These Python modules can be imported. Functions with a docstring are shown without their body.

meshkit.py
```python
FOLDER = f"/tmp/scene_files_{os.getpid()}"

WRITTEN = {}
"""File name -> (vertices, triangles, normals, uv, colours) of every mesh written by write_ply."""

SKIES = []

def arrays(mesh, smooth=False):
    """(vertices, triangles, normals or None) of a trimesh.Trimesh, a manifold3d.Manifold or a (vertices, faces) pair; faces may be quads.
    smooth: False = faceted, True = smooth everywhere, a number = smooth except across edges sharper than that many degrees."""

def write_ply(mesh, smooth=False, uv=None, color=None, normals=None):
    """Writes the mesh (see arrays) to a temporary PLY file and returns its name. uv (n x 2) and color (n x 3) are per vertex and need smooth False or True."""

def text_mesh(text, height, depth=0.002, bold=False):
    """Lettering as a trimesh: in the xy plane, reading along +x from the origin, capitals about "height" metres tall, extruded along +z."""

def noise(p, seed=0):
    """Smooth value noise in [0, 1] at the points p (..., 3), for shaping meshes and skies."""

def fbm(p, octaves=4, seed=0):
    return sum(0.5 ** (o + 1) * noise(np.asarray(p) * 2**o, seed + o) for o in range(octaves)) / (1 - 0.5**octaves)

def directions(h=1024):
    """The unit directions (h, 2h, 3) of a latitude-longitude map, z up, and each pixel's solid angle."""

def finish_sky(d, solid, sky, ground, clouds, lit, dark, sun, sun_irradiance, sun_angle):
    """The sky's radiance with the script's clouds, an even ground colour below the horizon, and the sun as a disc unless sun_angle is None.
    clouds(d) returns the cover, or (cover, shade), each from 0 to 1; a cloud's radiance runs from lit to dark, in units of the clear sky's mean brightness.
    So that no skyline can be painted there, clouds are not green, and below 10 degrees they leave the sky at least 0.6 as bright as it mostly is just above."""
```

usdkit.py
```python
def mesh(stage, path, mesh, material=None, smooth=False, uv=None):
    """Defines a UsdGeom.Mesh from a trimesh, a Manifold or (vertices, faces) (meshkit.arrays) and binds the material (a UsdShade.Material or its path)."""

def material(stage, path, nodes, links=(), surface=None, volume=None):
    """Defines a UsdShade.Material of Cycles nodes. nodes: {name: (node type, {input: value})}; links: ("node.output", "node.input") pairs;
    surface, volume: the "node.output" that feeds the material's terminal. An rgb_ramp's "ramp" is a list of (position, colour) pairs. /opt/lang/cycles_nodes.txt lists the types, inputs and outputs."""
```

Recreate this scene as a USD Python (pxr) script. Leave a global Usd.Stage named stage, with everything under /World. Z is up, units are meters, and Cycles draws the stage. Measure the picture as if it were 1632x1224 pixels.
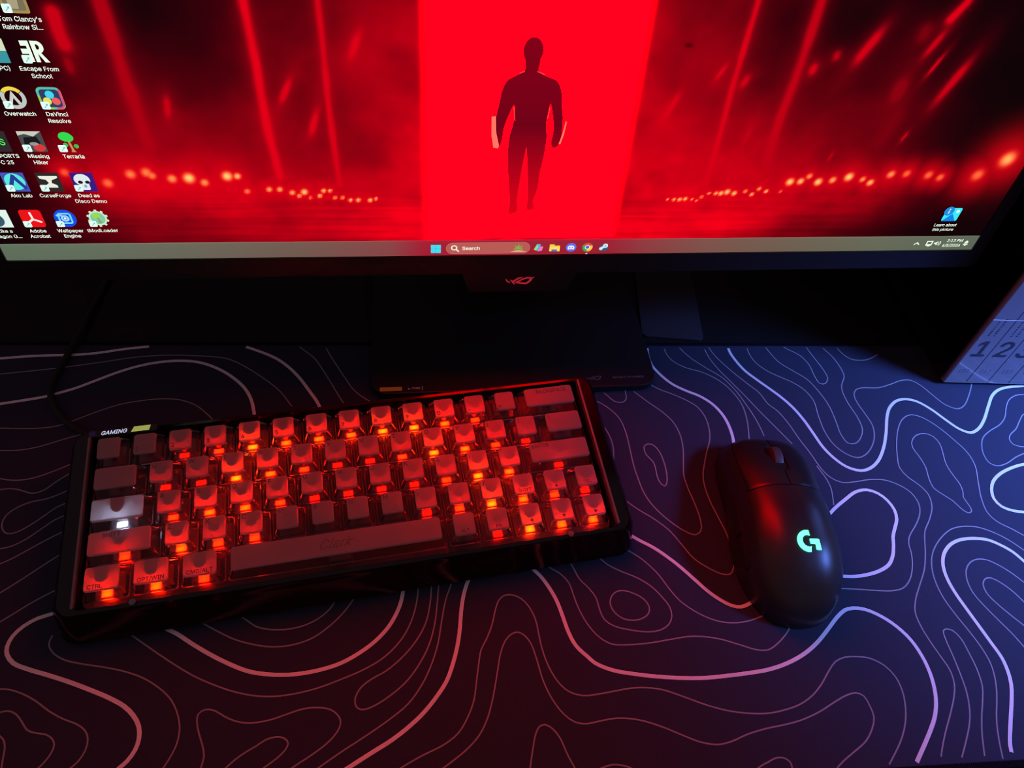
import math, random
import numpy as np, trimesh, usdkit, meshkit
from shapely.geometry import Polygon, Point, box as sbox, LineString
from shapely import affinity
from shapely.ops import unary_union
from pxr import Usd, UsdGeom, UsdLux, UsdShade, Gf, Sdf, Vt

stage = Usd.Stage.CreateInMemory()
BAND, LEDK, WINL = 12.5, 1.0, 1.0
UsdGeom.SetStageUpAxis(stage, 'Z'); UsdGeom.SetStageMetersPerUnit(stage, 1.0)
WORLD = UsdGeom.Xform.Define(stage, '/World')
UsdGeom.Scope.Define(stage, '/World/Looks')
random.seed(5); rng = np.random.default_rng(5)

# ------------------------------------------------------------------ camera, lights, exposure
EYE = (0.03653802, -0.24131561, 0.40021901)
PITCH, YAW, ROLL, FPX = 49.3961474, 11.30106793, 6.70345765, 1188.0242982
cp, sp = math.cos(math.radians(PITCH)), math.sin(math.radians(PITCH))
cy, sy = math.cos(math.radians(YAW)), math.sin(math.radians(YAW))
fwd = np.array([sy * cp, cy * cp, -sp]); rgt = np.array([cy, -sy, 0.0]); upv = np.cross(rgt, fwd)
cr, sr = math.cos(math.radians(ROLL)), math.sin(math.radians(ROLL))
rgt, upv = cr * rgt + sr * upv, -sr * rgt + cr * upv
cam = UsdGeom.Camera.Define(stage, '/World/camera')
cam.AddTransformOp().Set(Gf.Matrix4d(*rgt, 0, *upv, 0, *(-fwd), 0, *EYE, 1))
cam.CreateHorizontalApertureAttr(36.0); cam.CreateVerticalApertureAttr(27.0)
cam.CreateFocalLengthAttr(FPX * 36.0 / 1632.0)
cam.CreateClippingRangeAttr(Gf.Vec2f(0.02, 100.0))
cam.CreateExposureAttr(0.0)

# dim reddish fill from everywhere, standing in for screen glow bounced by the room
dome = UsdLux.DomeLight.Define(stage, '/World/room_light')
dome.CreateColorAttr(Gf.Vec3f(1.0, 0.56, 0.70)); dome.CreateIntensityAttr(0.040)
# blue desk lamp to the right, outside the frame
lamp = UsdLux.SphereLight.Define(stage, '/World/blue_lamp')
lamp.CreateRadiusAttr(0.13); lamp.CreateColorAttr(Gf.Vec3f(0.12, 0.25, 1.0)); lamp.CreateIntensityAttr(178.0)
LP, LT = np.array([0.93, -0.215, 0.50]), np.array([0.62, -0.05, 0.03])
lz = (LP - LT) / np.linalg.norm(LP - LT); lx = np.cross([0, 0, 1.0], lz); lx /= np.linalg.norm(lx); ly = np.cross(lz, lx)
lamp.AddTransformOp().Set(Gf.Matrix4d(*lx, 0, *ly, 0, *lz, 0, *LP, 1))
sh = UsdLux.ShapingAPI.Apply(lamp.GetPrim()); sh.CreateShapingConeAngleAttr(22.6); sh.CreateShapingConeSoftnessAttr(0.8)

# ------------------------------------------------------------------ helpers
def lin(c):
    c = np.asarray(c, float) / 255.0
    return np.where(c <= 0.04045, c / 12.92, ((c + 0.055) / 1.055) ** 2.4)

USED = {}
def unique(parent, name):
    k = (str(parent), name); n = USED.get(k, 0); USED[k] = n + 1
    return f'{parent}/{name}' + (f'_{n:03d}' if n else '')

def tag(p, label=None, cat=None, group=None, kind=None):
    for k, v in (('label', label), ('category', cat), ('group', group), ('kind', kind)):
        if v: p.SetCustomDataByKey(k, v)
    return p

def thing(name, label, cat, loc=(0, 0, 0), rotz=0.0, group=None):
    x = UsdGeom.Xform.Define(stage, unique('/World', name))
    x.AddTranslateOp().Set(Gf.Vec3d(*loc)); x.AddRotateZOp().Set(rotz)
    return tag(x.GetPrim(), label, cat, group)

def part(parent, name, m, mat, smooth=30, label=None, kind=None, col=None):
    path = unique(parent.GetPath() if parent is not None else '/World', name)
    g = usdkit.mesh(stage, path, m, mat, smooth=False if col is not None else smooth)
    if col is not None:
        pv = UsdGeom.PrimvarsAPI(g).CreatePrimvar('col', Sdf.ValueTypeNames.Color3fArray, 'vertex')
        pv.Set(Vt.Vec3fArray.FromNumpy(np.asarray(col, np.float32)))
    return tag(g.GetPrim(), label, kind=kind)

def cat(ms): return trimesh.util.concatenate([trimesh.Trimesh(*m, process=False) if isinstance(m, tuple) else m for m in ms])

def bx(x0, x1, y0, y1, z0, z1):
    m = trimesh.creation.box([x1 - x0, y1 - y0, z1 - z0]); m.apply_translation([(x0 + x1) / 2, (y0 + y1) / 2, (z0 + z1) / 2]); return m

def rrect(cx, cy_, w, d, r, n=5):
    r = min(r, w / 2 - 1e-6, d / 2 - 1e-6); p = []
    for k, (sx, sy_) in enumerate(((1, 1), (-1, 1), (-1, -1), (1, -1))):
        for i in range(n + 1):
            a = math.pi / 2 * (k + i / n)
            p.append((cx + sx * (w / 2 - r) + r * math.cos(a), cy_ + sy_ * (d / 2 - r) + r * math.sin(a)))
    return np.array(p)

def loft(rings, cap0=True, cap1=True):
    """rings: list of (n,3) arrays, same n, counter-clockwise seen from +normal; first ring is lowest."""
    n = len(rings[0]); v = np.vstack(rings); f = []
    for k in range(len(rings) - 1):
        for i in range(n):
            a, b = k * n + i, k * n + (i + 1) % n
            f += [(a, b, b + n), (a, b + n, a + n)]
    if cap0:
        c = len(v); v = np.vstack([v, rings[0].mean(0)]); f += [(c, (i + 1) % n, i) for i in range(n)]
    if cap1:
        c = len(v); v = np.vstack([v, rings[-1].mean(0)]); o = (len(rings) - 1) * n; f += [(c, o + i, o + (i + 1) % n) for i in range(n)]
    return trimesh.Trimesh(v, np.array(f), process=False)

def at_z(p2, z): return np.column_stack([p2, np.full(len(p2), z)])

def rbox(x0, x1, y0, y1, z0, z1, r, b=None):
    """box with rounded vertical corners and bevelled top and bottom edges"""
    b = r * 0.5 if b is None else b; c = ((x0 + x1) / 2, (y0 + y1) / 2); w, d = x1 - x0, y1 - y0
    R = lambda s: rrect(*c, w - 2 * s, d - 2 * s, max(r - s, 1e-4))
    return loft([at_z(R(b), z0), at_z(R(b * .3), z0 + b * .3), at_z(R(0), z0 + b), at_z(R(0), z1 - b), at_z(R(b * .3), z1 - b * .3), at_z(R(b), z1)])

def xf(m, M):
    m = m.copy() if hasattr(m, 'copy') else trimesh.Trimesh(*m, process=False); m.apply_transform(M); return m

def T(x, y, z): return trimesh.transformations.translation_matrix([x, y, z])
def ROT(a, ax): return trimesh.transformations.rotation_matrix(math.radians(a), ax)

def spline(pts, closed=False, step=0.0025):
    p = np.array(pts, float); n = len(p)
    q = np.vstack([p[-1], p, p[:2]]) if closed else np.vstack([2 * p[0] - p[1], p, 2 * p[-1] - p[-2]])
    out = []
    for i in range(n if closed else n - 1):
        a, b, c, d = q[i], q[i + 1], q[i + 2], q[i + 3]
        # centripetal Catmull-Rom
        t0 = 0; t1 = t0 + max(np.linalg.norm(b - a), 1e-9) ** .5; t2 = t1 + max(np.linalg.norm(c - b), 1e-9) ** .5; t3 = t2 + max(np.linalg.norm(d - c), 1e-9) ** .5
        k = max(2, int(np.linalg.norm(c - b) / step))
        for t in np.linspace(t1, t2, k, endpoint=False):
            A1 = (t1 - t) / (t1 - t0) * a + (t - t0) / (t1 - t0) * b; A2 = (t2 - t) / (t2 - t1) * b + (t - t1) / (t2 - t1) * c; A3 = (t3 - t) / (t3 - t2) * c + (t - t2) / (t3 - t2) * d
            B1 = (t2 - t) / (t2 - t0) * A1 + (t - t0) / (t2 - t0) * A2; B2 = (t3 - t) / (t3 - t1) * A2 + (t - t1) / (t3 - t1) * A3
            out.append((t2 - t) / (t2 - t1) * B1 + (t - t1) / (t2 - t1) * B2)
    if not closed: out.append(p[-1])
    return np.array(out)

def ribbon(p, w, z0, z1, closed=False):
    t = np.roll(p, -1, 0) - np.roll(p, 1, 0) if closed else np.gradient(p, axis=0)
    t /= np.linalg.norm(t, axis=1, keepdims=True) + 1e-12; nn = np.column_stack([-t[:, 1], t[:, 0]]) * w / 2
    L_, R_ = p + nn, p - nn; n = len(p)
    v = np.vstack([at_z(R_, z0), at_z(R_ + nn * .12, z1), at_z(L_ - nn * .12, z1), at_z(L_, z0)]); f = []
    for i in range(n if closed else n - 1):
        j = (i + 1) % n
        for k in range(3):
            a, b, c, d = k * n + i, k * n + j, (k + 1) * n + j, (k + 1) * n + i
            f += [(a, b, c), (a, c, d)]
    if not closed:
        f += [(0, n, 2 * n), (0, 2 * n, 3 * n), (n - 1, 3 * n - 1, 2 * n - 1), (n - 1, 4 * n - 1, 3 * n - 1)]
    return trimesh.Trimesh(v, np.array(f), process=False)

def tube(p, r, sides=10):
    import sys
    p = np.asarray(p, float); t = np.gradient(p, axis=0); t /= np.linalg.norm(t, axis=1, keepdims=True) + 1e-12
    a = np.cross(t, np.where(np.abs(t[:, 2:]) < .9, [0, 0, 1.0], [1.0, 0, 0])); a /= np.linalg.norm(a, axis=1, keepdims=True) + 1e-12; b = np.cross(t, a)
    ang = np.arange(sides) * 2 * np.pi / sides
    return loft([p[i] + r * (np.cos(ang)[:, None] * a[i] + np.sin(ang)[:, None] * b[i]) for i in range(len(p))])

def ext(poly, d):
    gs = [g for g in getattr(poly, 'geoms', [poly]) if g.geom_type == 'Polygon' and g.area > 1e-12]
    return cat([trimesh.creation.extrude_polygon(g, d, engine='earcut') for g in gs])

TXT = {}
def text(s, h, depth=0.0001, bold=False, align='c', shear=0.0):
    """flat lettering centred (or left aligned) on the origin, baseline centre at y = 0"""
    k = (s, h, depth, bold)
    if k not in TXT: TXT[k] = meshkit.text_mesh(s, h, depth, bold)
    m = TXT[k].copy(); x0, x1 = m.bounds[0][0], m.bounds[1][0]
    m.apply_translation([-(x0 + x1) / 2 if align == 'c' else (-x0 if align == 'l' else -x1), -h / 2, 0])
    if shear: m.vertices[:, 0] += shear * m.vertices[:, 1]
    return m

# ------------------------------------------------------------------ materials
def M_(name, nodes, links=(), surface='p.BSDF'): return usdkit.material(stage, '/World/Looks/' + name, nodes, links, surface=surface)
def plain(name, col, rough=.5, **k): return M_(name, {'p': ('principled_bsdf', {'base_color': col, 'roughness': rough, **k})})
def grainy(name, c0, c1, scale, rough, strength, dist, **k):
    return M_(name, {'g': ('texture_coordinate', {}), 'n': ('noise_texture', {'scale': scale, 'detail': 3.0}), 'r': ('rgb_ramp', {'ramp': [(.3, c0), (.7, c1)]}),
                     'b': ('bump', {'strength': strength, 'distance': dist}), 'p': ('principled_bsdf', {'roughness': rough, **k})},
              [('g.object', 'n.vector'), ('n.fac', 'r.fac'), ('r.color', 'p.base_color'), ('n.fac', 'b.height'), ('b.normal', 'p.normal')])
mat_cloth = grainy('mat_cloth', (.022, .025, .046), (.031, .034, .060), 1800.0, .85, .3, .0002, specular_ior_level=.25)
print_white = grainy('print_white', (.78, .78, .78), (.86, .86, .86), 1500.0, .8, .2, .0001, specular_ior_level=.2)
print_grey = grainy('print_grey', (.27, .27, .28), (.32, .32, .33), 1500.0, .8, .2, .0001, specular_ior_level=.2)
thread = plain('stitch_thread', (.006, .006, .009), .95, specular_ior_level=.1)
desk_black = grainy('desk_black', (.0060, .0050, .0056), (.0078, .0066, .0072), 60.0, .45, .1, .0005)
wall_paint = grainy('wall_paint', (.10, .09, .11), (.12, .11, .13), 90.0, .9, .2, .001)
floor_dark = grainy('floor_dark', (.04, .035, .03), (.06, .05, .045), 12.0, .7, .2, .001)
plastic = plain('black_plastic', (.010, .009, .010), .42)
plastic_matte = plain('matte_black_plastic', (.010, .010, .011), .6)
rubber = plain('black_rubber', (.01, .01, .01), .8)
grey_plastic = plain('grey_plastic', (.10, .09, .10), .6)
mouse_shell = grainy('mouse_shell', (.012, .012, .012), (.015, .015, .015), 900.0, .36, .05, .0001, specular_ior_level=.6, coat_weight=.2, coat_roughness=.36)
smoky = plain('smoky_acrylic', (.015, .013, .014), .13, transmission_weight=1.0, ior=1.49)
clear = plain('clear_acrylic', (.95, .92, .93), .06, transmission_weight=1.0, ior=1.46)
chrome = plain('steel', (.22, .22, .22), .35, metallic=1.0)
keytop_mat = M_('frosted_keytop', {'d': ('diffuse_bsdf', {'color': (.29, .275, .27)}), 't': ('translucent_bsdf', {'color': (.75, .72, .70)}), 'm': ('mix_closure', {'fac': .42}),
                                   'c': ('transparent_bsdf', {'color': (.9, .88, .88)}), 'm2': ('mix_closure', {'fac': .10}), 'g': ('glossy_bsdf', {'color': (1, 1, 1), 'roughness': .35}), 'm3': ('mix_closure', {'fac': .035})},
                [('d.BSDF', 'm.closure1'), ('t.BSDF', 'm.closure2'), ('m.closure', 'm2.closure1'), ('c.BSDF', 'm2.closure2'), ('m2.closure', 'm3.closure1'), ('g.BSDF', 'm3.closure2')], 'm3.closure')
switch_mat = M_('translucent_switch', {'d': ('diffuse_bsdf', {'color': (.26, .24, .24)}), 't': ('translucent_bsdf', {'color': (.6, .58, .58)}), 'm': ('mix_closure', {'fac': .4}), 'g': ('glossy_bsdf', {'roughness': .15}), 'm3': ('mix_closure', {'fac': .06})},
                [('d.BSDF', 'm.closure1'), ('t.BSDF', 'm.closure2'), ('m.closure', 'm3.closure1'), ('g.BSDF', 'm3.closure2')], 'm3.closure')
plate_mat = plain('plate_dark', (.05, .045, .045), .35)
legend_mat = plain('legend_ink', (.11, .105, .105), .7)
glow = M_('glowing_pixels', {'a': ('attribute', {'attribute': 'col'}), 'e': ('emission', {'strength': 1.0})}, [('a.color', 'e.color')], 'e.emission')
logo_green = M_('green_light', {'e': ('emission', {'color': (.05, 1.0, .26), 'strength': 6.0})}, (), 'e.emission')
badge_white = M_('badge_white_added_glow', {'e': ('emission', {'color': (.55, .58, .80), 'strength': .9})}, (), 'e.emission')  # emission added to printed badge lettering so it reads bright
badge_yellow = M_('badge_yellow_added_glow', {'e': ('emission', {'color': (.40, .42, .10), 'strength': .8})}, (), 'e.emission')  # same added emission for the printed yellow badge label
label_yellow = plain('yellow_label', (.55, .50, .06), .6)
label_white = plain('white_ink', (.8, .8, .8), .6)
emblem_red = plain('lit_red_emblem', (.6, .1, .12), .35, emission_color=(1.0, .03, .06), emission_strength=.30)
emblem_grey = plain('grey_ink', (.13, .12, .12), .5)
smoked_glass = M_('smoked_glass', {'t': ('transparent_bsdf', {'color': (.82, .80, .82)}), 'g': ('glossy_bsdf', {'roughness': .02, 'color': (.8, .8, .8)}), 'f': ('fresnel', {'IOR': 1.5}), 'm': ('mix_closure', {})},
                  [('f.fac', 'm.fac'), ('t.BSDF', 'm.closure1'), ('g.BSDF', 'm.closure2')], 'm.closure')
panel_pale = plain('glossy_pale_panel', (.21, .21, .23), .28, coat_weight=1.0, coat_roughness=.03)
panel_ink = plain('panel_ink', (.03, .03, .04), .4, coat_weight=1.0, coat_roughness=.03)
panel_grey = plain('panel_grey_ink', (.13, .13, .15), .4, coat_weight=1.0, coat_roughness=.03)
case_metal = plain('case_black_metal', (.02, .018, .02), .5)
board_grey = plain('board_grey', (.75, .70, .75), .6)

# ------------------------------------------------------------------ room and desk
DZ = -0.003                                    # desk top; the mat's printed face is z = 0
f_ = part(None, 'floor', bx(-1.6, 2.2, -1.4, 1.0, -.79, -.743), floor_dark); tag(f_, kind='structure')
w_ = part(None, 'wall_back', bx(-1.6, 2.2, .86, .92, -.743, 1.5), wall_paint); tag(w_, kind='structure')
b_ = part(None, 'baseboard_back', bx(-1.6, 2.2, .845, .86, -.743, -.65), wall_paint); tag(b_, kind='structure')
desk = thing('desk', 'black desk under the patterned mat and the monitor', 'desk', (.1, .2, -.743))
def dk(m): return xf(m, T(-.1, -.2, .743))
part(desk, 'desktop', dk(rbox(-.75, .98, -.28, .62, DZ - .03, DZ, .02, .003)), desk_black)
for x in (-.70, .93):
    for y in (-.23, .57): part(desk, 'leg', dk(rbox(x - .025, x + .025, y - .025, y + .025, -.743, DZ - .03, .006)), case_metal)

# ------------------------------------------------------------------ desk mat with printed contour lines
THICK = """274.1,133.2 273.5,129.1 272.6,120.2 274.6,110.5 278.7,100.1 285.3,90.7 297.3,74.5 303.1,64 307,52.5 309.5,40.7 311.9,29.2 316.1,19.9 322.1,12.5 330.7,8.8 338.2,10.3 346.3,15.6 354.9,25.6 362.9,38.6 369.9,52.2 375.8,60.6 384.3,66.8 392.3,67.9 399.7,65.3 407.1,57.6 413.2,48 419.6,39.2 426.3,35.6 433.9,38.5 442.4,45.8 453.2,58.4 462.2,68.4 470.2,73.4 479.3,75.6 493,76.2;
294,-23.7 301.4,-18.2 310.5,-12.6 320.4,-7.2 328.6,-6.2 335,-9.3 339.1,-14.9 340.7,-22.1 339.1,-28.9 333.9,-36.5 330.8,-41.2 328.7,-46.5 324.7,-53.8 319.6,-59.3 311.7,-62.9 302.7,-64.8 295.4,-65.3 287.7,-64.7 281.7,-64.1;
@451.2,7.1 441.4,5.1 429.3,0.6 420.7,-5.2 416.2,-11.1 413.8,-18.3 416,-24.4 422,-27.8 429.2,-29.4 443.6,-29.8 459.9,-18.7 466.8,-0.3 461.9,7.2;
414.7,-75.9 408.7,-63.4 404.9,-56.6 399.3,-51.3 392.8,-47.3 382.9,-45.6 373.9,-46.1 365.8,-49 358.4,-55.1 354.2,-62.2 352.5,-70.4 352.8,-79.6 354.6,-89.6 356.8,-100.3 358.9,-110.7 360.6,-119.8 359.9,-127.7 357.8,-134.5 353.3,-142.5 346.1,-153.6 339.6,-164.3 337.6,-170.6;
97.3,-41.8 100,-46 104.4,-51.3 108.8,-59.4 111.8,-67.2 113.7,-75.7 115.7,-85.9 118.8,-94 123.9,-100 127.5,-103.9 136.2,-108.4 147.7,-111.4 159.4,-113.7 172.9,-115.6 185,-116.6 199.2,-116.5 210.1,-116.1 222.3,-115.2 234.1,-112.7 245.8,-108.4 255.4,-103 264.8,-96 273.4,-89.2 279.8,-85.4 285.6,-84.6 292.3,-86 300.1,-90.7 306.8,-97.4 311.6,-105.6 313.8,-114.8 314,-124 312.5,-132.4 309.5,-140.4 305.1,-147.3 300.6,-152.3 293.4,-159.4 286.8,-165.6 281,-171.2;
67.5,-40.9 63.2,-49.5 60.5,-56 58.6,-62.5 57.2,-69.8 56,-78.7 54.1,-88.2 51,-98.1 47.2,-106.9 41.6,-114.4 34.9,-121.6 26.8,-128.1 18.2,-133.6 9.1,-138.2 -1.3,-143.6 -8.6,-147.4;
26.3,-46.8 25.6,-53 24.2,-60.9 21.5,-68 16.8,-75.7 10.1,-82.6 1.9,-88.3 -7.7,-93 -17.3,-95.5 -28.4,-96.8 -38.7,-96.6 -50.7,-94.6 -56.6,-92.7 -65.8,-88.3 -76,-82.5 -85.6,-76.3 -93.7,-70.6 -100.8,-66.6 -107.1,-62.7;
-155.4,-52.4 -160,-54.3 -166.9,-56.4 -172.7,-60.2 -176.6,-65.4 -177.6,-70.7 -176.4,-74.9 -172,-79.7 -163.8,-83.5 -153.9,-87.1 -142.3,-91.6 -131.5,-96.3 -121.5,-101 -113,-105.9 -107.6,-110.8 -103.9,-116.3 -102.7,-122.2 -103.5,-127.1 -106.1,-131.7 -109.1,-134.5 -112.5,-137.9;
-238.1,91.2 -231.1,92.8 -217.6,95.2 -205,97.8 -199.7,99.7 -188.2,104.2 -176,110.9 -163.5,117.7 -150.4,122.9 -136.6,125.8 -122.1,126.1 -110.2,123.5 -97.8,117.1 -87.4,108.8 -79,99.3 -73.8,89.5 -70.5,77.9 -68,66.1;
-251.2,132.7 -243.5,133.1 -224,134.5 -202.9,134.7 -195.8,134.6 -181.8,135.8 -164,138.9 -143.5,141.1 -122.6,142.3 -101.2,141.9 -88,139.9 -74.5,134 -60.8,126 -51.5,117.4 -43.2,106.9 -36.1,95.3 -30.3,85.4 -26.8,77.1;
209.5,125.7 208.6,119.4 208.8,110 212.6,100.6 219.5,90.5 228.3,83.5 237.3,77.9 244.5,70.4 248.8,61.7 250.7,52.6 250.7,41.8 249.4,33.9;
163.8,-29.1 168.1,-32.6 175.6,-37.9 182.7,-44.6 189.5,-52.3 196,-60.8 201.6,-68.1 207.5,-73.8 213,-77.6 218.4,-78.8 223.6,-77.4 228.9,-74.5 234.9,-69.5"""
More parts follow.
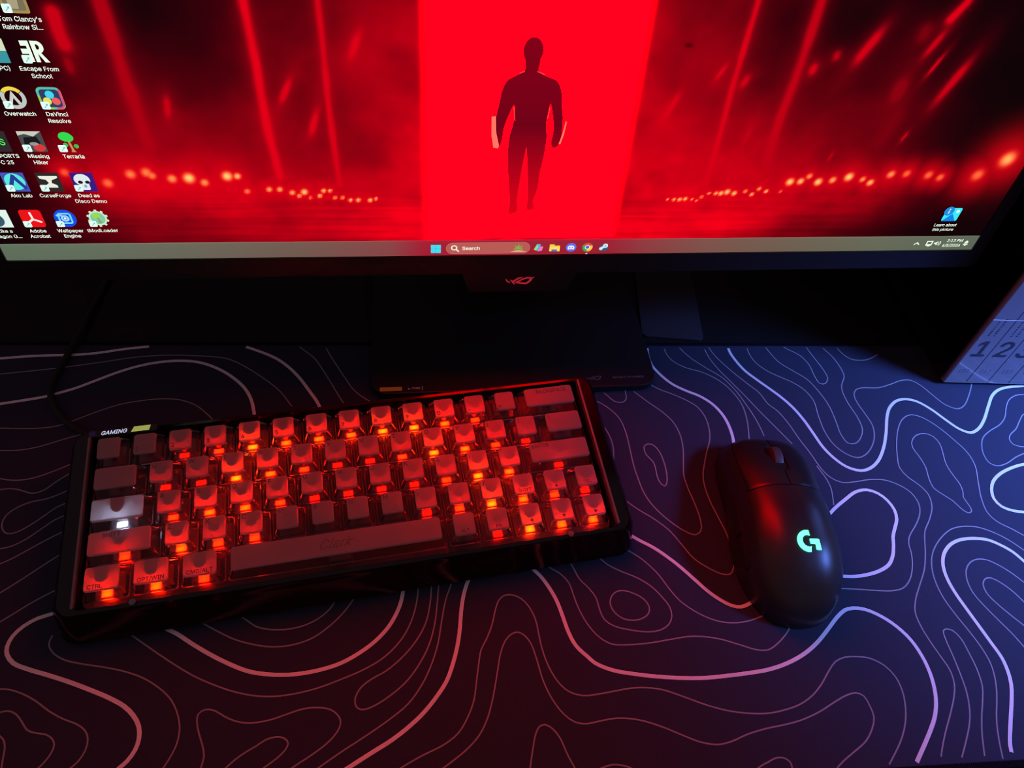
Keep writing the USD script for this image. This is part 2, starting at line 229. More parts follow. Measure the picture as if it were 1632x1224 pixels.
THIN = """258.3,133 257.3,127.2 259.8,116.6 266.7,102.9 275.2,89.6 282.5,78.8 285.6,68.5 290.4,61.8 294.5,50.4 297.5,36.6 300.9,24.6 303.8,11.7 307.6,4.6 313.7,0.5 323.8,0.5 334.3,1.5 344,0.6 352.2,-3.6 358.1,-10.1 359.5,-18.6 357,-25.4 350.7,-33.1 345.7,-37.7 341.5,-41.9 339.1,-46.2 337.4,-53.6 333.9,-61.8 328.5,-69.7 321.5,-74.8 313.9,-75.9 303.2,-74.9 291.9,-73.3 284.3,-72.4 278.6,-71.7;
223.9,133.4 222.6,122 225.3,113.2 233,105.9 245.8,100 256.5,91.1 262.8,80.4 266.1,68.7 265.6,56 263.4,45.1 261.6,38.5;
232.8,133 233.8,127.3 240.3,115 249.5,104.4 258.8,94.8 264.9,83.3 268.9,70 271.7,57.1 273.1,44.7 273.1,40.6;
254.2,133.1 253.8,128.2 254.8,114.4 259,101.7 264.6,90 271,76.4 277,62.5 283.1,49.6 289,37.1 290.9,33;
301.4,14.3 302.8,9.2 304.1,4.2 304.5,-3.2 303.1,-9.7 301.2,-16.1;
288.9,131.9 288.2,127.8 287.3,117.2 289.7,107.5 296.2,98.9 303.9,92.9 311.6,87.2 317.5,80.2 320.8,69.7 319.1,56.2 318.3,42.3 320.6,30.8 326.4,22.6 332.9,19.2 339.6,21.2 346.9,27.3 353.1,36.4 355.8,45.9 354.8,55.8 353.2,66 353.7,73.4 357.3,78.4 363.1,80.1 375.3,79.6 386.6,82.4 397.1,85.8 404.6,85.5 409.8,80.7 414.9,70.6 420.2,61.4 428,57.1 434.6,60 441.6,67.1 449.8,77.4 454.2,84.2;
301.5,131.4 301.6,128.1 303.4,119.8 307.9,107.6 315.8,98.6 323.6,89.8 328.4,76.7 330.6,64.2 330.2,51.4 329.2,39 331.3,31.5 337,31.2 343.6,36.9 347.1,43.6 347.7,53.3 346,66.3 346.4,78.2 348.6,84.1 353.6,91.6 354.3,99.4 352.3,111.4 348.3,120.6 346.7,126.5 346.8,129.8;
310.5,129.4 313.4,126.8 318.9,120.9 326.6,114.1 330.5,104.3 330.6,93.3 331.9,85.6 336.1,85.4 340.1,90.6 339.8,99.2 337.6,109.6 335.6,119.4 334.6,126.9 335.3,130.2;
359.5,124.3 359.8,120.2 362.1,113.5 366.4,108.5 373.5,106.9 380.4,107.9 390.2,112.4;
@376.7,25.7 379,31 384.4,35.5 391.7,36.7 396.6,33.5 398.2,27.3 396.5,19.3 394.2,10.3 394.7,1.4 395.8,-6.2 394.6,-12.3 392.9,-15.8 393.6,-21.9 393.4,-26 390.5,-27.6 387.4,-25 384.3,-18.3 379.4,-12.6 375.7,-7.5 376.1,-0.1 378.2,8.7 378,16.4;
426.6,-49.8 419.2,-46 414,-41.2 406.5,-35 403.5,-28.4 405,-17.8 409.4,-5.8 414.6,7.9 414.8,19 410.2,30.7 404.1,42.1 396.3,50.9 389,53.5 381.3,50.3 373.9,42.2 367.7,31.6 362.5,19.9 359.4,9.1 361.7,2 366.5,-4.5 369.5,-12 367.5,-21.4 361.3,-30.3 354.1,-38.3 351.2,-43.7 346.4,-54.2 340.5,-64.4 332.6,-74.1 325.9,-82.5 322,-90 321.4,-97.6 322.6,-106.9 324.7,-116.1 326.3,-124.1 324.9,-131.7 321.2,-138.1 314.1,-147.1 307.2,-155.2 301.1,-163.2 297.2,-169;
@488,68 481,67.5 472.8,63.4 466.4,56.3 460.4,47.8 453.1,41.7 441.2,36 433.4,30.8 428.7,24.3 425.9,16.4 426.3,9.8 430.6,7 438.7,8.5 448.6,13.2 456.7,16 470.2,20.7 485.9,37.9 495.8,57.8 494.9,66.9;
@477.1,49.9 470.4,44.4 462.8,37 455.8,32.4 452.6,28.5 452.8,24.3 456.4,22.1 460,21.5 469.1,24.8 478.6,38.3 480.9,48.2;
418.1,-63.5 413.1,-56.1 408.6,-50.3 403,-44.9 396.6,-40.6 390.4,-37.9 383.2,-36.9 375.2,-37.5 369.9,-39.3 360.2,-45.4 351.7,-53.5 346.8,-61.7 344,-71.8 343.9,-82.9 346.3,-93.8 349.5,-104.4 351.8,-114.7 352.1,-122.7 349.6,-132.1 344.8,-141.8 340.5,-148.8 337.5,-154.8 334.5,-162.3 332,-170.1;
405.2,-84.4 400.5,-76.9 396.4,-70.9 391.2,-65.3 385.1,-60.9 379.4,-59.7 373.1,-61.4 367.5,-66.3 364.5,-73.3 364.2,-81.4 367.3,-90.5 371.8,-100.5 375.3,-108.3 377.5,-114.9 381.1,-123.3;
396.2,-95.6 393.2,-89 390.4,-82.8 385.8,-76.4 380.7,-72.4 376.9,-72.7 373.4,-76 372.7,-82 375.6,-88.7 380.3,-96.3 384.8,-102.9 388.3,-108.4;
308,-169.8 316,-160.7 323.5,-151.1 326.8,-145 329.8,-136.2 331.4,-125.2 332.2,-114.7 332.6,-106.6 333.7,-102 336.4,-101.1 339.6,-102.5 342,-107.3 342.5,-115.5 342.4,-124.4 340.6,-133.7 336.8,-140.9 331.5,-149.4 326.7,-158.5 323.9,-165.2 321.7,-170.7;
18.2,-148.9 23.5,-146.2 33.5,-141.8 44.4,-137.7 51.8,-132.9 57,-125.8 60.8,-117.6 62.7,-109 64.7,-99.3 66.6,-91.8 70.1,-86 73.8,-78.3 76.3,-70.3 78.6,-64.9 82,-61.9 86.7,-61.8 91.8,-64.5 95.7,-69.9 98.3,-77.5 99,-85.6 99.7,-93.5 101.8,-103.1 105.6,-111.7 110.7,-117.4 117.8,-120.2 125.4,-120.2 134.8,-119.4 144.4,-118.6 152.9,-119.1 161.1,-120.8 170.5,-124.8 181.2,-129.8 192.1,-133.9 203.5,-136.4 214.6,-137.4 223.7,-136.6 233.2,-134.6 241.8,-130.8 249.4,-125.3 256.8,-118.3 262.2,-114 268.6,-112.1 275.1,-112.2 282.9,-113.9 289.3,-118.3 293,-124.7 293.5,-132.3 291.5,-140.4 287.8,-148.1 281.7,-156.1 273.7,-163.7 267.9,-168.7 264.4,-171.7;
37.7,-151.3 43.5,-148.3 48.7,-145.3 55.1,-141.2 61.9,-135.2 66.9,-127.4 70.1,-119.1 72.4,-111.4 74.5,-103.4 77,-94.3 80.3,-87.7 84.3,-84.3 87.8,-83.7 91.1,-85.9 94,-90.5 96.2,-100.1 98.1,-111.1 101.7,-121 106.4,-128.5 111.5,-132.8 117,-134.2 124.6,-133.5 133,-132.9 141.1,-133.8 149,-136 158.1,-139.9 167,-144.5 174.4,-148 183,-150 190.8,-149.2 200.1,-146.6 212.1,-144.6 221.1,-143.8 232.2,-142.1 243,-139 253.7,-134.7 261.1,-132.1 266.9,-131.3 270.6,-133.3 271.8,-138.7 271.6,-144.3 268.3,-149.5 262.3,-155.2 253.8,-159.7 246.2,-163.5 241.6,-166.3 237.1,-168.9;
198.8,-163.6 202.7,-161.7 206.7,-160.4 211.4,-158.9 215.5,-159.2 218.1,-161.3 218.3,-164.2 217.2,-167.4;
85,-156 85.9,-152.2 88,-144.9 90.6,-137 93,-133.5 96,-132.8 99.7,-135.2 103,-140.3 105.1,-147.1 108,-154.2 109.7,-158.3;
117,-156.8 122.1,-155.2 127,-154.4 131.7,-155.1 135.5,-156.4 138.9,-158.8;
@142.4,-70.4 144,-66.8 147.3,-64.3 151.6,-63.9 157.6,-66.3 162.4,-70 164.5,-74.9 163.2,-78.6 159.4,-81.1 154.1,-82 148.1,-80.6 144.2,-77.1 142.6,-73.7;
122,-40.4 123.3,-44.1 124.6,-47.7 127.1,-54.9 131.6,-61 134.7,-67 135.6,-74.6 137.2,-80.3 141.9,-84.3 150.3,-87.2 160.7,-89.2 168.1,-88.6 173.4,-85.8 176.2,-81.4 176.4,-75.8 173.6,-69.9 168.7,-62.8 161.6,-56.8 153.1,-52.2 145.5,-47.2 141.6,-42.8;
105.8,-41.4 110.3,-46.2 116.5,-51.1 120.7,-57.3 121.9,-64.2 123.9,-73.7 127.7,-83.2 132.7,-90.3 139,-94.5 148.5,-95.5 160.2,-95.4 173.1,-94.3 183.3,-93.6 191.3,-94.3 200.7,-96.5 210.6,-100.4 219.5,-104 226,-104.6 232.5,-101.6 238.2,-97.6 242.4,-93.8 245.6,-88.9;
159.7,-38.9 164.7,-42.9 170.1,-48.9 175,-56.3 178.7,-64.5 182.6,-71.5 187.7,-77.1 195.5,-82.9 203.7,-86.6 212.7,-87.9 221.4,-87.2 229.7,-85 238.2,-82.3;
159.9,0.8 164.7,-3.6 171.8,-10.9 180.2,-18.1 188.2,-26.9 193.6,-37 198.8,-46.8 206.6,-54 213.3,-58 218,-58.4 221.4,-54.5 223.9,-44.3 224,-32.6 221.9,-19.1 220.1,-7.6 219.8,4.3 221.4,12.7 224.3,19.9 228.8,29.8 233.9,40 236,49.3 235.8,60.2 232.4,68.8 226,74.9 217.1,81 210,85 205.1,88.9 199.1,93.6;
153,81.1 160.2,77.2 163.3,75.6 169.9,69 174.9,60.5 176.8,48.3 176.7,35.3 176.4,21.4 177,12.8 178.5,0.8 182.3,-9.3 189.1,-19.3 197.1,-27.5 204.1,-31.2 208.5,-28.3 210.1,-20.6 209.5,-8.1 208.2,2.6 208.1,12.2 210.1,20.7 213.2,33.3 214.1,45 211.9,55.9 206.3,65.2 199.1,73.3 193.7,79.9 190.1,84.4;
@186.6,36 189.3,38.2 193,37.6 196.1,32.3 197.3,24 197,14.1 195.7,8.1 193.6,4.9 191.4,6.6 190.1,12.1 190.6,19.4 189.9,24.4 186.8,29.6;
157.3,61.4 160.5,57.8 164,50.3 165.7,39.7 164.5,29.6 162,17.3 161,9;
168.3,84 170.5,81 174.6,75.8 180.1,74.9 183.4,78.3 183.8,81.8 184,85.4;
-232.4,73.2 -225,72.8 -212.8,71.9 -200.6,71.6 -192.5,72.6 -186.5,74.6 -179.8,78.1 -169.6,83.4 -157.3,88.7 -144.1,91.4 -131.5,92.4 -119.3,90.9 -108.5,85.7 -101.6,79.4 -96.8,74 -91,67.2;
-246.6,118.1 -239.1,118.8 -220.1,120.8 -199,123.4 -177.7,126.9 -156.1,130.7 -136.6,131.9 -115.5,130.6 -95,127.3 -83.6,120.9 -72.1,111.8 -62.9,103.5 -54.8,94.8 -46.6,82.1;
-47.9,141.5 -45.4,136.8 -34.8,125.7 -27.7,113.5 -21.8,101.7 -14.8,87.4 -12.6,83.2;
-27.8,137.7 -25.3,131.4 -19.3,119.1 -12.3,105.6 -6.7,95.4 -0.2,88.1 5.2,83.7;
-227,56 -219.6,55.3 -208.7,55 -198.4,56.8 -188.4,60.5 -180,63.7 -171.3,66.3;
-220.7,36.1 -213.2,34.3 -205.7,32.7 -198.7,32.8 -192.1,34.4 -184.2,37.9 -175.5,42.6 -170,45.8;
-217.5,25.9 -210.8,26.4 -204.8,26.8 -199.2,25.4 -191.5,22.7 -185.9,24.6 -180.4,30.3 -173.9,36.2 -168.8,41;
-165.7,28.3 -170.9,24.4 -176.3,21.2 -182.5,18.4 -190.7,16.7 -197.4,13.4 -201.9,8.4 -202.5,2.8 -200.3,-1.9 -197.3,-3.9 -192.6,-3.1 -187,0.8 -181,6.6 -175.6,12 -169.5,15.4 -163.4,18.8;
-205.1,-13.5 -198.6,-13.3 -192.5,-11.9 -186.2,-7.9 -180.3,-2.2 -174.2,3.6 -167.5,7.3 -161.4,10.6;
-201.5,-24.8 -195.7,-22.8 -190.1,-19.8 -183.3,-15 -175.7,-9.6 -170,-5.9 -164.8,-3.2 -159.4,-1;
-195.3,-44.4 -190.3,-40.3 -184.6,-35.7 -178.2,-30.2 -171.7,-24.5 -166.3,-20 -162.7,-17.9 -156.9,-14.3;
-190.3,-60.4 -185.2,-56.9 -178.9,-52.2 -173.2,-47.8 -166.5,-43.4 -161,-40.2 -156,-37.8;
-156.8,-66.5 -157.4,-70.7 -154.9,-75 -148.4,-79.6 -138.5,-82.8 -128.1,-85.2 -117.6,-88.1 -107.6,-92.1 -98.2,-98 -90.9,-104.7 -86.2,-112.7 -84.2,-120.2 -84.8,-127.3 -87.3,-133.4 -88.9,-136.3 -90.5,-139.3;
-71.7,-141.7 -71.5,-137.9 -70.8,-132.8 -72.3,-127.7 -74.6,-122.5 -76.6,-116.5 -76.5,-112.8 -73.4,-110.9 -68.7,-111.9 -63.8,-115 -58.2,-117.7 -52.7,-119.1 -48,-119.3 -40.6,-118.5 -33.1,-116.5 -25.6,-114.7 -18.6,-114.6 -12.3,-116 -8.3,-119 -6.6,-122.5 -8,-126.9 -12.3,-131.6 -18.9,-136.1 -25.3,-139.7 -28.8,-141.7 -33,-144.5;
-63.1,-141.8 -59.9,-138.9 -55.9,-135.5 -51.2,-132.5 -46.9,-130.4 -42.7,-127.9 -37.5,-126.9 -33.7,-127.9 -31.6,-130.3 -32.8,-133.4 -36.6,-136.9 -41.4,-140 -45.5,-142.7;
-180.3,-91.9 -174.3,-92.5 -169.8,-93.1 -163.2,-95.6 -155.4,-100 -148.3,-105.1 -140.6,-109.5 -133.3,-112.7 -128.9,-115.9 -126.5,-120.1 -126.4,-125 -128.4,-129.7 -131.2,-132.5 -133.4,-134.7;
-176.4,-104.2 -170.8,-103.9 -167.4,-103.5 -163.3,-105.3 -159.3,-109.3 -156,-113.2 -152,-115 -146.7,-116.2 -143.3,-118.3 -141.4,-121.2 -141.8,-125.1 -143.9,-129 -145.7,-131.1 -147.5,-133.4;
-170.7,-113.4 -167.4,-115.2 -165,-117.4 -163.5,-121 -162.9,-125.9 -162.3,-129.6 -161.6,-132.8;
-124.1,-64.8 -118.7,-68.2 -111.3,-73.5 -102.3,-80 -91.6,-87.4 -80.5,-94.3 -69.7,-99.6 -59.9,-103.5 -49.4,-106.3 -40.1,-107.3 -30,-106.8 -18.4,-104.8 -7.4,-101.5 3.7,-97.6 13.5,-92.6 20.9,-86.4 26.5,-79.1 30.5,-70.5 32.9,-61.5 33.9,-54.1 34.5,-48.4;
-84.4,-63.5 -80,-66.5 -72,-71.4 -63.4,-76 -52.3,-79.8 -42.4,-81.6 -32,-81 -22.4,-77.9 -13.6,-71.6 -7.1,-65 -2.2,-58 0.3,-53.5;
-63.4,-62.5 -58.9,-65.5 -53.4,-69.6 -45,-72 -36.7,-72.4 -27.8,-70.9 -20.5,-67.5 -14.8,-62.6 -11.7,-57.3;
42.1,-49 41.5,-52.8 40.3,-63 37.7,-73.8 32.7,-83.1 25,-91.9 15.9,-99 8.7,-102.5 3.1,-106.4 0.2,-111.7 1,-116 4.1,-117.6 9.6,-116.3 18.3,-111.6 27.3,-104.4 34.9,-94.3 39.4,-85.3 42.4,-75 44.1,-64.2 45.5,-53;
-20.5,-145.3 -15.5,-142.3 -6.1,-136.8 5.9,-130.3 17.5,-123.5 27,-116.7 34.5,-107.4 39.8,-97.2 43.6,-86.5 46.3,-73.5 49.1,-61.8 52.7,-52.6"""

MROT = -2.2
mat = thing('desk_mat', 'large dark navy desk mat printed with pale contour lines', 'desk mat', (.085, -.015, 0), 0)
def mm(m): return xf(m, T(-.085, .015, 0))
mb = rbox(-.50, .66, -.1495, .1495, DZ, 0, .012, .0008)
mb = xf(mb, T(.09, -.0145, 0) @ ROT(MROT, [0, 0, 1]))
part(mat, 'mat_cloth', mm(mb), mat_cloth)
edge = [];  rr = rrect(.08, 0, 1.1585, .2975, .0115, 6); pts = np.vstack([rr, rr[:1]])
seg = np.linalg.norm(np.diff(pts, axis=0), axis=1); cum = np.r_[0, np.cumsum(seg)]; nst = int(cum[-1] / .0012)
for k in range(nst):
    s = k * cum[-1] / nst; i = min(np.searchsorted(cum, s, 'right') - 1, len(seg) - 1); a = pts[i] + (pts[i + 1] - pts[i]) * ((s - cum[i]) / max(seg[i], 1e-9))
    d = (pts[i + 1] - pts[i]) / max(seg[i], 1e-9); ang = math.degrees(math.atan2(d[1], d[0]))
    edge.append(xf(rbox(-.0007, .0007, -.0016, .0016, -.0028, .0005, .0005, .0003) if k == 0 else edge0, T(a[0], a[1], 0) @ ROT(ang, [0, 0, 1])) if k else None)
    if k == 0: edge0 = loft([at_z(rrect(0, 0, .00116, .0036, .0004, 1), -.0026), at_z(rrect(0, 0, .00116, .0036, .0004, 1), .0000), at_z(rrect(0, 0, .0009, .0028, .0003, 1), .00025)])
edge[0] = edge0
part(mat, 'stitched_edge', mm(xf(cat([e for e in edge[1:] if e is not None]), T(.09, -.0145, 0) @ ROT(MROT, [0, 0, 1]))), thread, kind='stuff')
def blob(cx, cy_, r, k, n=9):
    a = np.linspace(0, 2 * np.pi, n, endpoint=False); q = r * (1 + .22 * np.sin(2 * a + k) + .13 * np.cos(3 * a + 2 * k))
    return '@' + ' '.join('%.1f,%.1f' % (cx + u * 1.15 * math.cos(b), cy_ + u * math.sin(b)) for u, b in zip(q, a))
THIN += ';' + ';'.join(blob(*b) for b in ((590, 25, 16, 1.0), (590, 25, 28, 1.1), (655, -95, 14, 2.0), (655, -95, 38, 2.1), (690, 70, 18, .4), (560, -120, 13, 2.6), (-345, 60, 15, .5), (-345, 60, 27, .6), (-340, -70, 20, 1.8)))
THICK += ';' + ';'.join(blob(*b) for b in ((590, 25, 42, 1.2), (655, -95, 26, 2.0), (-340, -70, 36, 1.9)))
for src, w, m_, lab in ((THICK, .0023, print_white, 'thick white printed contour line'), (THIN, .00085, print_grey, None)):
    for s in src.split(';'):
        s = s.strip(); closed = s.startswith('@'); p = np.array([[float(x) for x in q.split(',')] for q in s.lstrip('@').split()]) / 1000
        # keep the lines on the cloth
        q = spline(p, closed); c, s_ = math.cos(math.radians(-MROT)), math.sin(math.radians(-MROT)); l = (q - [.09, -.0145]) @ np.array([[c, s_], [-s_, c]])
        ok = (l[:, 0] > -.496) & (l[:, 0] < .656) & (np.abs(l[:, 1]) < .1462)
        if not ok.all():
            runs = np.split(np.arange(len(q)), np.where(np.diff(ok.astype(int)) != 0)[0] + 1); runs = [r for r in runs if ok[r[0]] and len(r) > 2]; closed = False
        else: runs = [np.arange(len(q))]
        for r in runs: part(mat, 'contour_line', mm(ribbon(q[r], w, -.0002, .00012, closed)), m_, False, lab)

# ------------------------------------------------------------------ monitor
MON = np.array([-0.19028612, 0.11157102, 0.10383828]); MT = math.radians(3.0)
MBASE = np.array([.108, .17, 0.0])
MX, MU, MN = np.array([1.0, 0, 0]), np.array([0, math.sin(MT), math.cos(MT)]), np.array([0, -math.cos(MT), math.sin(MT)])
MM = np.eye(4); MM[:3, 0], MM[:3, 1], MM[:3, 2], MM[:3, 3] = MX, MU, MN, MON - MBASE
def ms(m): return xf(m, MM)                    # screen millimetre frame (in metres): x along, y up the panel, z towards the viewer
monitor = thing('monitor', 'wide black computer monitor glowing red behind the keyboard', 'monitor', MBASE)
W_, H_ = .597, .336
BASE="52,141,25 66,136,35 57,113,30 80,125,70 69,89,110 62,68,150 103,137,25 116,137,30 133,127,50 121,99,90 100,76,140 74,60,190 130,69,150 170,127,110 163,100,110 200,107,140 203,140,130 225,129,170 224,84,190 197,69,150 209,51,190 168,50,190 110,50,220 91,39,180 139,35,190 187,30,180 222,28,230 221,13,240 171,15,170 119,16,150 75,16,100 34,15,40 9,17,22 33,47,60 31,65,45 38,92,30 354,138,180 366,113,160 368,78,180 358,34,220 375,11,230 378,133,130 387,86,150 412,140,70 421,104,110 423,63,180 413,34,210 453,34,190 419,13,190 460,15,120 494,33,160 502,15,70 536,33,70 540,17,30 569,28,22 589,16,20 573,80,22 463,79,120 460,105,90 497,72,95 494,95,90 519,68,90 543,76,35 463,147,25 444,134,40 489,129,60 526,113,30 538,137,20 527,155,20 569,51,60 509,47,190 448,47,210 399,42,220"
DOTS="101.8,52.3,2.96,0.7 110.5,52.7,3.70,1.0 117.9,50.0,2.59,0.7 130.3,53.9,3.33,1.0 135.5,53.9,2.22,0.9 92.1,54.1,2.59,0.6 139.0,44.6,1.85,0.6 150.8,45.8,1.85,0.8 156.4,45.8,1.85,0.8 162.8,43.8,1.85,0.8 166.3,41.8,1.48,0.8 169.3,44.2,2.22,1.0 172.2,40.6,1.11,0.6 177.4,41.8,1.48,0.9 179.8,45.0,1.48,1.0 183.2,45.0,1.30,0.9 185.5,40.6,1.11,0.9 189.6,40.6,1.11,0.9 193.9,39.0,1.30,1.0 198.1,39.0,1.48,1.0 204.7,38.9,1.48,1.0 207.9,39.8,1.11,0.9 81.6,54.9,3.33,0.6 49.5,55.9,2.96,0.4 68.8,49.6,3.33,0.5 89.8,56.0,3.33,0.6 378.0,39.0,0.93,0.8 381.9,39.0,1.30,0.9 385.4,39.0,1.48,1.0 388.8,39.4,1.48,1.0 393.1,39.0,0.93,0.8 396.1,38.1,0.93,0.7 398.5,40.7,1.11,0.8 402.5,43.2,1.11,0.8 406.8,43.2,1.48,0.9 409.9,43.2,1.85,1.0 413.5,44.1,2.22,1.0 418.1,43.2,1.85,1.0 424.7,44.5,1.48,0.7 429.3,42.4,1.48,0.9 432.8,46.2,1.48,0.8 437.7,44.5,1.48,0.9 446.8,44.5,1.11,0.5 450.5,50.9,2.96,1.0 457.0,51.3,2.59,0.9 461.3,54.7,2.22,0.7 468.3,50.9,2.96,1.0 477.0,52.2,2.59,0.8 486.5,54.3,3.33,1.0 496.0,52.7,2.22,0.7 501.8,50.5,2.59,0.9 512.7,56.1,2.96,0.7 522.6,56.6,2.96,0.5 537.3,55.7,3.33,0.5 545.7,54.1,2.96,0.5 569.7,55.8,4.81,0.5 583.4,66.5,6.30,0.8"
STREAKS="4.29,200 71.9,135.9 71.5,127.2 72.0,121.6;3.21,150 70.8,116.4 70.7,108.1;4.64,170 93.6,149.6 93.4,140.0 93.8,119.8 94.4,95.6 95.1,71.2;2.86,225 155.0,154.2 155.0,143.7 155.4,124.5 155.9,115.6 155.4,100.7 155.6,83.5 156.9,64.0 157.7,53.9;1.96,215 188.2,155.3 188.0,144.7 188.1,125.3 187.7,91.1 188.2,64.2 189.0,48.6;3.21,220 205.9,131.3 200.0,117.5;2.50,215 171.0,108.6 164.2,95.0;2.86,220 182.1,93.3 176.8,77.9;2.50,200 110.4,97.7 108.4,86.3;1.96,215 398.2,162.4 398.2,151.2 398.0,127.9 397.8,106.3 398.5,85.7 398.9,61.8 398.6,49.2;3.57,190 430.7,166.3 430.6,152.2 431.1,131.0 431.3,112.0 430.3,91.6 430.9,72.7 432.7,57.1;2.50,215 369.7,103.7 364.4,89.3;1.79,220 391.4,119.5 387.5,111.8;2.86,210 405.1,114.2 402.4,107.0;3.21,210 439.4,121.2 439.0,114.8;3.21,190 449.2,127.9 449.6,122.7;4.29,210 469.3,140.4 460.9,120.3;6.43,120 493.4,143.5 492.4,132.5;2.86,220 508.7,163.3 508.2,153.3 503.4,145.0;2.86,200 503.8,139.1 497.9,125.1;1.43,220 509.7,128.0 505.0,115.5;3.93,200 526.6,125.7 517.7,99.7;1.07,220 510.3,83.1 508.7,77.7;2.14,190 415.6,84.4 413.3,74.1;0.89,200 469.8,69.8 469.0,65.0;6.43,140 493.4,115.9 492.9,99.4;7.86,120 498.9,99.4 493.8,68.4"

def wallpaper(s, t):
    """linear emission of the desktop picture at millimetres (s, t)"""
    from scipy.interpolate import RBFInterpolator
    pts = np.array([[float(x) for x in q.split(',')] for q in BASE.split()])
    left, right = pts[pts[:, 0] < 290], pts[pts[:, 0] > 290]
    sc = np.array([1.0, 1.6]); tt = np.minimum(t, 158.0)
    q = np.column_stack([s, tt]) * sc; r = np.zeros(len(s))
    for grp, m in ((left, s < 292), (right, s >= 292)):
        f = RBFInterpolator(grp[:, :2] * sc, grp[:, 2], kernel='linear', smoothing=4.0, neighbors=16); r[m] = f(q[m])
    r = np.clip(r, 16, 235)
    n1 = meshkit.fbm(np.column_stack([s / 26, t / 22, 0 * s]), 4, 3); r *= .72 + .56 * n1
    fl = np.clip((48 - t) / 12, 0, 1); n2 = meshkit.fbm(np.column_stack([s / 60, t / 1.6, 0 * s + 7]), 3, 9); r *= 1 + fl * (n2 - .5) * .3
    n3 = meshkit.noise(np.column_stack([s / 90, t / .9 + s / 130, 0 * s + 3]), 4); r += fl * np.clip(n3 - .80, 0, 1) * 240 * np.clip((200 - np.abs(s - 293)) / 120, .1, 1)
    for q_ in STREAKS.split(';'):
        head, *ps = q_.split(); w, v = [float(x) for x in head.split(',')]; P = np.array([[float(x) for x in p.split(',')] for p in ps])
        d = np.full(len(s), 1e9); long = len(P) > 2
        for a, b in zip(P[:-1], P[1:]):
            ab = b - a; u = np.clip(((s - a[0]) * ab[0] + (t - a[1]) * ab[1]) / (ab @ ab), 0, 1.0)
            if long and b is P[1]: pass
            d = np.minimum(d, np.hypot(s - a[0] - u * ab[0], t - a[1] - u * ab[1]))
        if long and P[0, 1] > 140:             # the light beams run on up the picture
            d = np.where(t > P[0, 1], np.abs(s - P[0, 0]), d)
        if not long:
            a, b = P[0], P[-1]; mid = (a + b) / 2; ax = (b - a) / np.linalg.norm(b - a); ln = np.linalg.norm(b - a) / 2
            u = (s - mid[0]) * ax[0] + (t - mid[1]) * ax[1]; v_ = -(s - mid[0]) * ax[1] + (t - mid[1]) * ax[0]
            d = w * .55 * np.sqrt((v_ / (w * .62)) ** 2 + np.abs(u / (ln * .95)) ** 2.6)
        else: w = w * 1.35
        k = np.exp(-(d / (w * .55)) ** 2) * .95 + np.exp(-(d / (w * 1.5)) ** 2) * .28
        k *= .8 + .4 * meshkit.noise(np.column_stack([s / 9, t / 9, 0 * s]), 11)
        r = r + np.clip(v - r, 0, 255) * np.minimum(k, 1)
    for x, y in ((255.9, 137.8), (368.5, 128.8), (341, 114.5)):
        r *= 1 - .6 * np.exp(-(((s - x) + (t - y) * .6) / 2.0) ** 2 - ((t - y) / .9) ** 2)
    r = np.clip(r, 14, 245)
    c = np.zeros((len(s), 3)); c[:, 0] = lin(r); c[:, 1] = lin(np.interp(r, [14, 60, 245], [4, 1, 0])); c[:, 2] = lin(np.interp(r, [14, 60, 245], [7, 10, 24]))
    y = np.zeros(len(s)); hal = np.zeros(len(s))
    for q_ in DOTS.split():
        x0, y0, rad, k = [float(x) for x in q_.split(',')]; d2 = (s - x0) ** 2 + (t - y0) ** 2
        y = np.maximum(y, k * np.exp(-(d2 / (rad * rad * .55)) ** 1.3)); hal = np.maximum(hal, .8 * np.exp(-d2 / (rad * 2.6) ** 2))
    c = c * (1 - hal[:, None]) + hal[:, None] * np.maximum(c, lin([225, 0, 22]))
    c = c * (1 - np.minimum(1, y * 1.2)[:, None]) + np.minimum(1, y * 1.2)[:, None] * np.column_stack([1.5 + 0 * y, .03 + .62 * y ** 1.4, .03 + .17 * y ** 2])
    b = 1 / (1 + np.exp(-(s - 236.3) / .7)) / (1 + np.exp((s - 348 + (t - 30) * .02) / .7))
    low = np.clip((t - 10) / 22, 0, 1)
    bc = np.stack([BAND * (.35 + .65 * low) + 0 * s, .0006 + 0 * s, .014 + 0 * s], 1)
    dark = np.clip((26 - t) / 14, 0, 1) * np.clip((n2 - .42) * 3, 0, 1); bc[:, 0] = bc[:, 0] * (1 - dark) + dark * .62
    return c * (1 - b[:, None]) + b[:, None] * bc
xs = np.linspace(0, W_ * 1000, 598); ys = np.r_[np.arange(11.19, 172, 1.0), np.linspace(176, 336, 33)]
gx, gy = np.meshgrid(xs, ys); colr = wallpaper(gx.ravel(), gy.ravel())
nx_, ny_ = len(xs), len(ys); ii = (np.arange(ny_ - 1)[:, None] * nx_ + np.arange(nx_ - 1)[None]).ravel()
fq = np.vstack([np.column_stack([ii, ii + 1, ii + nx_ + 1]), np.column_stack([ii, ii + nx_ + 1, ii + nx_])])
scr = trimesh.Trimesh(np.column_stack([gx.ravel() / 1000, gy.ravel() / 1000, 0 * gx.ravel()]), fq, process=False)
screen = part(monitor, 'screen', ms(scr), glow, col=colr, label='glowing red desktop picture on the screen')

